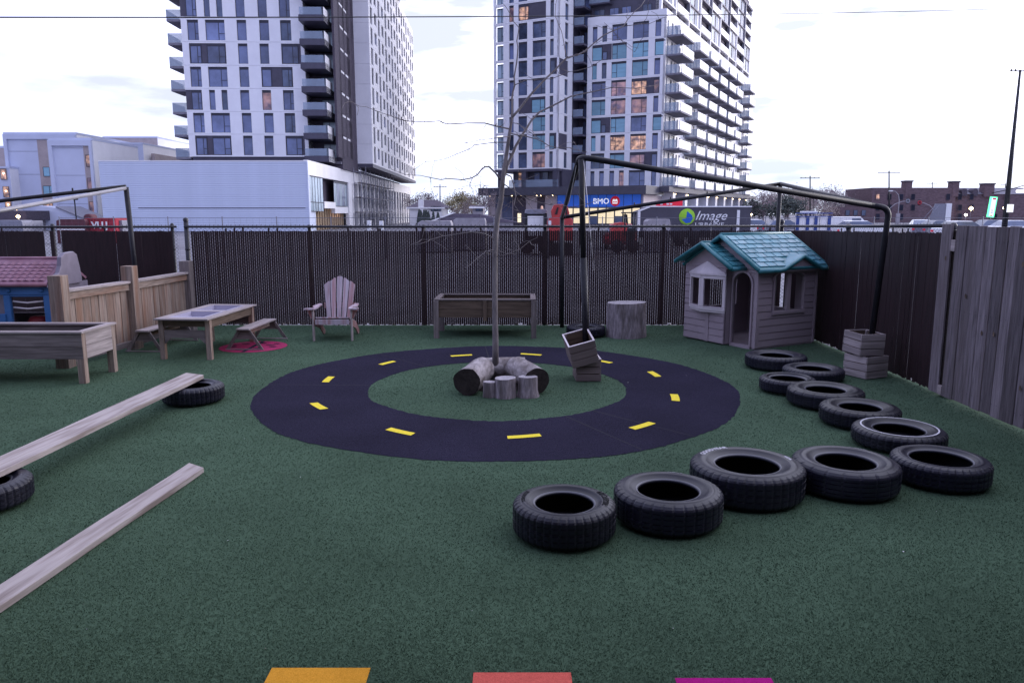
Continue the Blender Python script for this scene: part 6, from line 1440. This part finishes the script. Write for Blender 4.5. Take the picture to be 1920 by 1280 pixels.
# pale jersey blocks and slabs
for lab, x0, x1, yt_, Y in (('long pale concrete block, left one of the two behind the fence', 782, 847, 414, 40), ('long pale concrete block, right one of the two behind the fence', 849, 911, 408.5, 42), ('dark roll off container with a pale stripe left of the red one', 104, 160, 411, 52), ('low grey container right of the red skip', 216, 229, 413, 53), ('dull grey container low at the far left', -20, 42, 413, 50), ('small pale grey container right of the dull grey one', 43, 60, 414, 51), ('pale boulder shaped block in front of the grey trailer', 1213, 1258, 411, 40)):
    a, b = spot(x0, yt_, Y), spot(x1, yt_, Y); m1 = concrete if 'concrete' in lab or 'boulder' in lab else (dkred_paint if 'roll off' in lab else grey_paint)
    t = thing('container' if 'container' in lab else 'concrete_block', lab, 'container' if 'container' in lab else 'concrete block', (a.x, Y, 0)); w_ = b.x - a.x
    MB().prism([(0.0, 0, 0), (w_, 0, 0), (w_ - .02, 0, a.z * .9), (w_ - w_ * .05, 0, a.z), (w_ * .12, 0, a.z), (0.02, 0, a.z * .93)], (0, 1.2, 0)).build('body', m1, t, bevel=.02)
    MB().box(.05, w_ - .1, -.03, -.001, a.z * .55, a.z * .60).build('rib', white_side if 'stripe' in lab else m1, t)
rs = thing('skip_container', 'bright red skip with white graffiti like lettering', 'container', (spot(161, 412, 52.5).x, 52.5, 0)); zz = hgt(411, 52.5); w_ = spot(216, 412, 52.5).x - rs.location.x
MB().box(0, w_, 0, 2, 0, zz).build('body', red_paint, rs); MB().box(-.03, w_ + .03, -.05, 2.05, zz, zz + .06).build('rim', red_paint, rs)
for k in range(5): MB().box(.05 + k * w_ / 4.3, .12 + k * w_ / 4.3, -.06, -.001, 0, zz - .01).build('rib', red_paint, rs)
vs, fs = text_geo('VU.J', .62, .01, bold=.02); MB(TR(w_ * .47, -.07, zz - .42) @ RX(PI / 2)).add(vs, fs).build('lettering', print_white, rs)
tk = thing('tank', 'round rusty drum end above the dark container', 'drum', (spot(168, 405, 54).x, 54, 0)); MB(TR(0, 0, hgt(409, 54)) @ RX(PI / 2)).lathe([(0, -.5), (.28, -.5), (.3, 0), (.28, .3), (0, .3)], 14).build('body', dkred_paint, tk); MB().box(-.2, .2, -.2, .3, 0, hgt(414, 54)).build('cradle', dkred_paint, tk)

# excavator cab and red machine
ex = thing('skid_steer_loader', 'dark cabbed machine with a pale rear panel right of the tree trunk', 'construction machine', (spot(1005, 410, 38).x, 38, 0)); zc = hgt(392, 38)
MB().box(-.5, .5, 0, 1.4, .5, zc - .22).build('cab', black_paint, ex); MB().prism([(-.54, -.05, zc - .24), (.42, -.05, zc - .24), (.56, -.05, zc - .12), (.50, -.05, zc), (-.52, -.05, zc - .02)], (0, 1.6, 0)).build('cab_roof', grey_paint, ex, bevel=.02)
MB().box(-.42, .36, -.04, -.002, .9, zc - .34).build('rear_panel', white_side, ex)
MB().box(-.56, -.46, -.1, .1, .4, zc - .2).box(.44, .54, -.1, .1, .4, zc - .2).build('cab_pillar', black_paint, ex); MB().box(.6, .85, 0, .6, .4, zc - .5).build('engine_box', dkred_paint, ex)
for x in (-.45, .45): MB(TR(x, .3, .35) @ RX(PI / 2)).lathe([(0, -.15), (.34, -.15), (.35, .15), (0, .15)], 14).build('wheel', rubber, ex)
MB(TR(.30, .3, zc)).lathe([(0, .16), (.05, .13), (.06, 0)], 8).build('beacon', lamp_hot if False else GL['warm'], ex)
er = thing('excavator', 'orange red excavator with upright boom parked behind the fence', 'construction machine', (spot(1050, 410, 37).x, 37, 0))
MB().prism([(-.62, 0, .7), (.62, 0, .7), (.62, 0, 1.72), (.45, 0, 1.80), (-.55, 0, 1.78), (-.62, 0, 1.6)], (0, 1.8, 0)).build('body', orange_paint, er, bevel=.03)
zb_ = hgt(383, 37); MB().prism([(-.36, .1, 1.7), (.42, .1, 1.7), (.46, .1, zb_ - .4), (.34, .1, zb_), (-.28, .1, zb_), (-.42, .1, zb_ - .3)], (0, .5, 0)).build('boom', orange_paint, er, bevel=.03)
MB().prism([(-.25, .06, 1.95), (-.14, .06, zb_ - .15), (-.06, .06, zb_ - .15), (-.13, .06, 1.95)], (0, .038, 0)).prism([(.30, .06, 1.9), (.26, .06, zb_ - .12), (.31, .06, zb_ - .12), (.37, .06, 1.9)], (0, .038, 0)).build('hydraulic_hose', black_paint, er)
MB().box(-.75, -.62, .2, 1.0, .9, zb_ - .5).build('cab', black_paint, er); MB().box(-.66, .66, -.05, 2, .0, .55).build('track_frame', black_paint, er); MB().box(-.55, -.42, -.012, -.001, 1.45, 1.65).build('decal', white_paint, er)
sk = thing('compact_tractor', 'small dark open cab machine with a red bonnet in front of the bank', 'construction machine', (spot(1180, 410, 39).x, 39, 0)); zc = hgt(400, 39)
for x in (-.22, .30): 
    for y in (0, .8): MB().tube([(x, y, .9), (x, y, zc)], .035, 5).build('roof_post', black_paint, sk)
MB().box(-.30, .36, -.05, .9, zc, zc + .06).build('cab_roof', black_paint, sk); MB().prism([(-.9, 0, .6), (-.1, 0, .6), (-.1, 0, 1.5), (-.35, 0, 1.56), (-.75, 0, 1.5), (-.9, 0, 1.3)], (0, .8, 0)).build('bonnet', orange_paint, sk, bevel=.04)
MB().box(-.1, .35, .1, .7, .5, 1.25).build('seat_box', black_paint, sk); MB().prism([(-.2, .3, 1.25), (.02, .3, 1.25), (-.06, .3, 1.95), (-.2, .3, 1.95)], (0, .3, 0)).build('seat_back', black_paint, sk)
for x in (-.6, .2): MB(TR(x, 0, .35) @ RX(PI / 2)).lathe([(0, -.12), (.33, -.12), (.34, .12), (0, .12)], 14).build('wheel', rubber, sk)
# flatbed structure
fb = thing('flatbed_rack', 'blue and white stake rack of a flatbed right of the far pipe post', 'flatbed', (spot(1491, 410, 55).x, 55, 0)); w_ = spot(1561, 410, 55).x - fb.location.x; z1, z2, z3 = hgt(399, 55), hgt(405, 55), hgt(421, 55)
for z in (z1, z2): MB().box(0, w_, -.05, .05, z - .07, z).build('rail', blue_paint, fb)
for q in (.03, .30, .52, .88): MB().box(w_ * q, w_ * q + .22, -.02, .04, z3 - .4, z2 - .071).build('stake', blue_paint, fb)
MB().box(.1, w_ - .1, .06, .2, z3 - .5, z2 - .12).build('side_panel', white_side, fb); MB().box(.5, w_ * .6, .1, .5, z1, z1 + .12).build('top_box', white_side, fb); MB().box(0, w_, 0, 2, .5, z3 - .41).build('bed', grey_paint, fb)
for x in (.5, w_ - .6): MB(TR(x, 0, .35) @ RX(PI / 2)).lathe([(0, -.12), (.4, -.12), (.41, .12), (0, .12)], 14).build('wheel', rubber, fb)
# small pale parcels under the scaffold
for lab, px, py in (('white equipment box at the foot of the scaffolding', 688, 413), ('small pale generator right of the white box', 711, 414)):
    p = spot(px, py, 90); t = thing('equipment_box', lab, 'box', (p.x, 90, 0)); MB().box(0, .42, 0, .5, 0, p.z).build('body', white_paint, t); MB().box(-.03, .9, .1, .14, p.z + .05, p.z + .12).build('handle', black_paint, t)
# construction fence panels beyond
cf = thing('site_fence', 'temporary wire mesh site fence running behind the yard fence', 'fence', (0, 34, 0))
wire_l = pmat('pale_wire', (.16, .16, .19), rough=.5, var=.1, bump=0)
for k in range(24):
    x = -20 + k * 2.4; MB().tube([(x, 0, 0), (x, 0, 1.86)], .022, 5).build('post', wire_l, cf)
MB().tube([(-20, 0, 1.80), (35.2, 0, 1.80)], .010, 5).build('top_rail', wire_l, cf)
m_ = MB()
for k in range(200): x = -20 + k * .276; m_.add([(x - .002, 0, .1), (x + .002, 0, .1), (x + .002, 0, 1.8), (x - .002, 0, 1.8)], [(0, 1, 2, 3)])
for k in range(18): z = .1 + k * .1; m_.add([(-20, .004, z), (35, .004, z), (35, .004, z + .003), (-20, .004, z + .003)], [(0, 1, 2, 3)])
tag(m_.build('mesh_wires', wire_l, cf), kind='stuff')
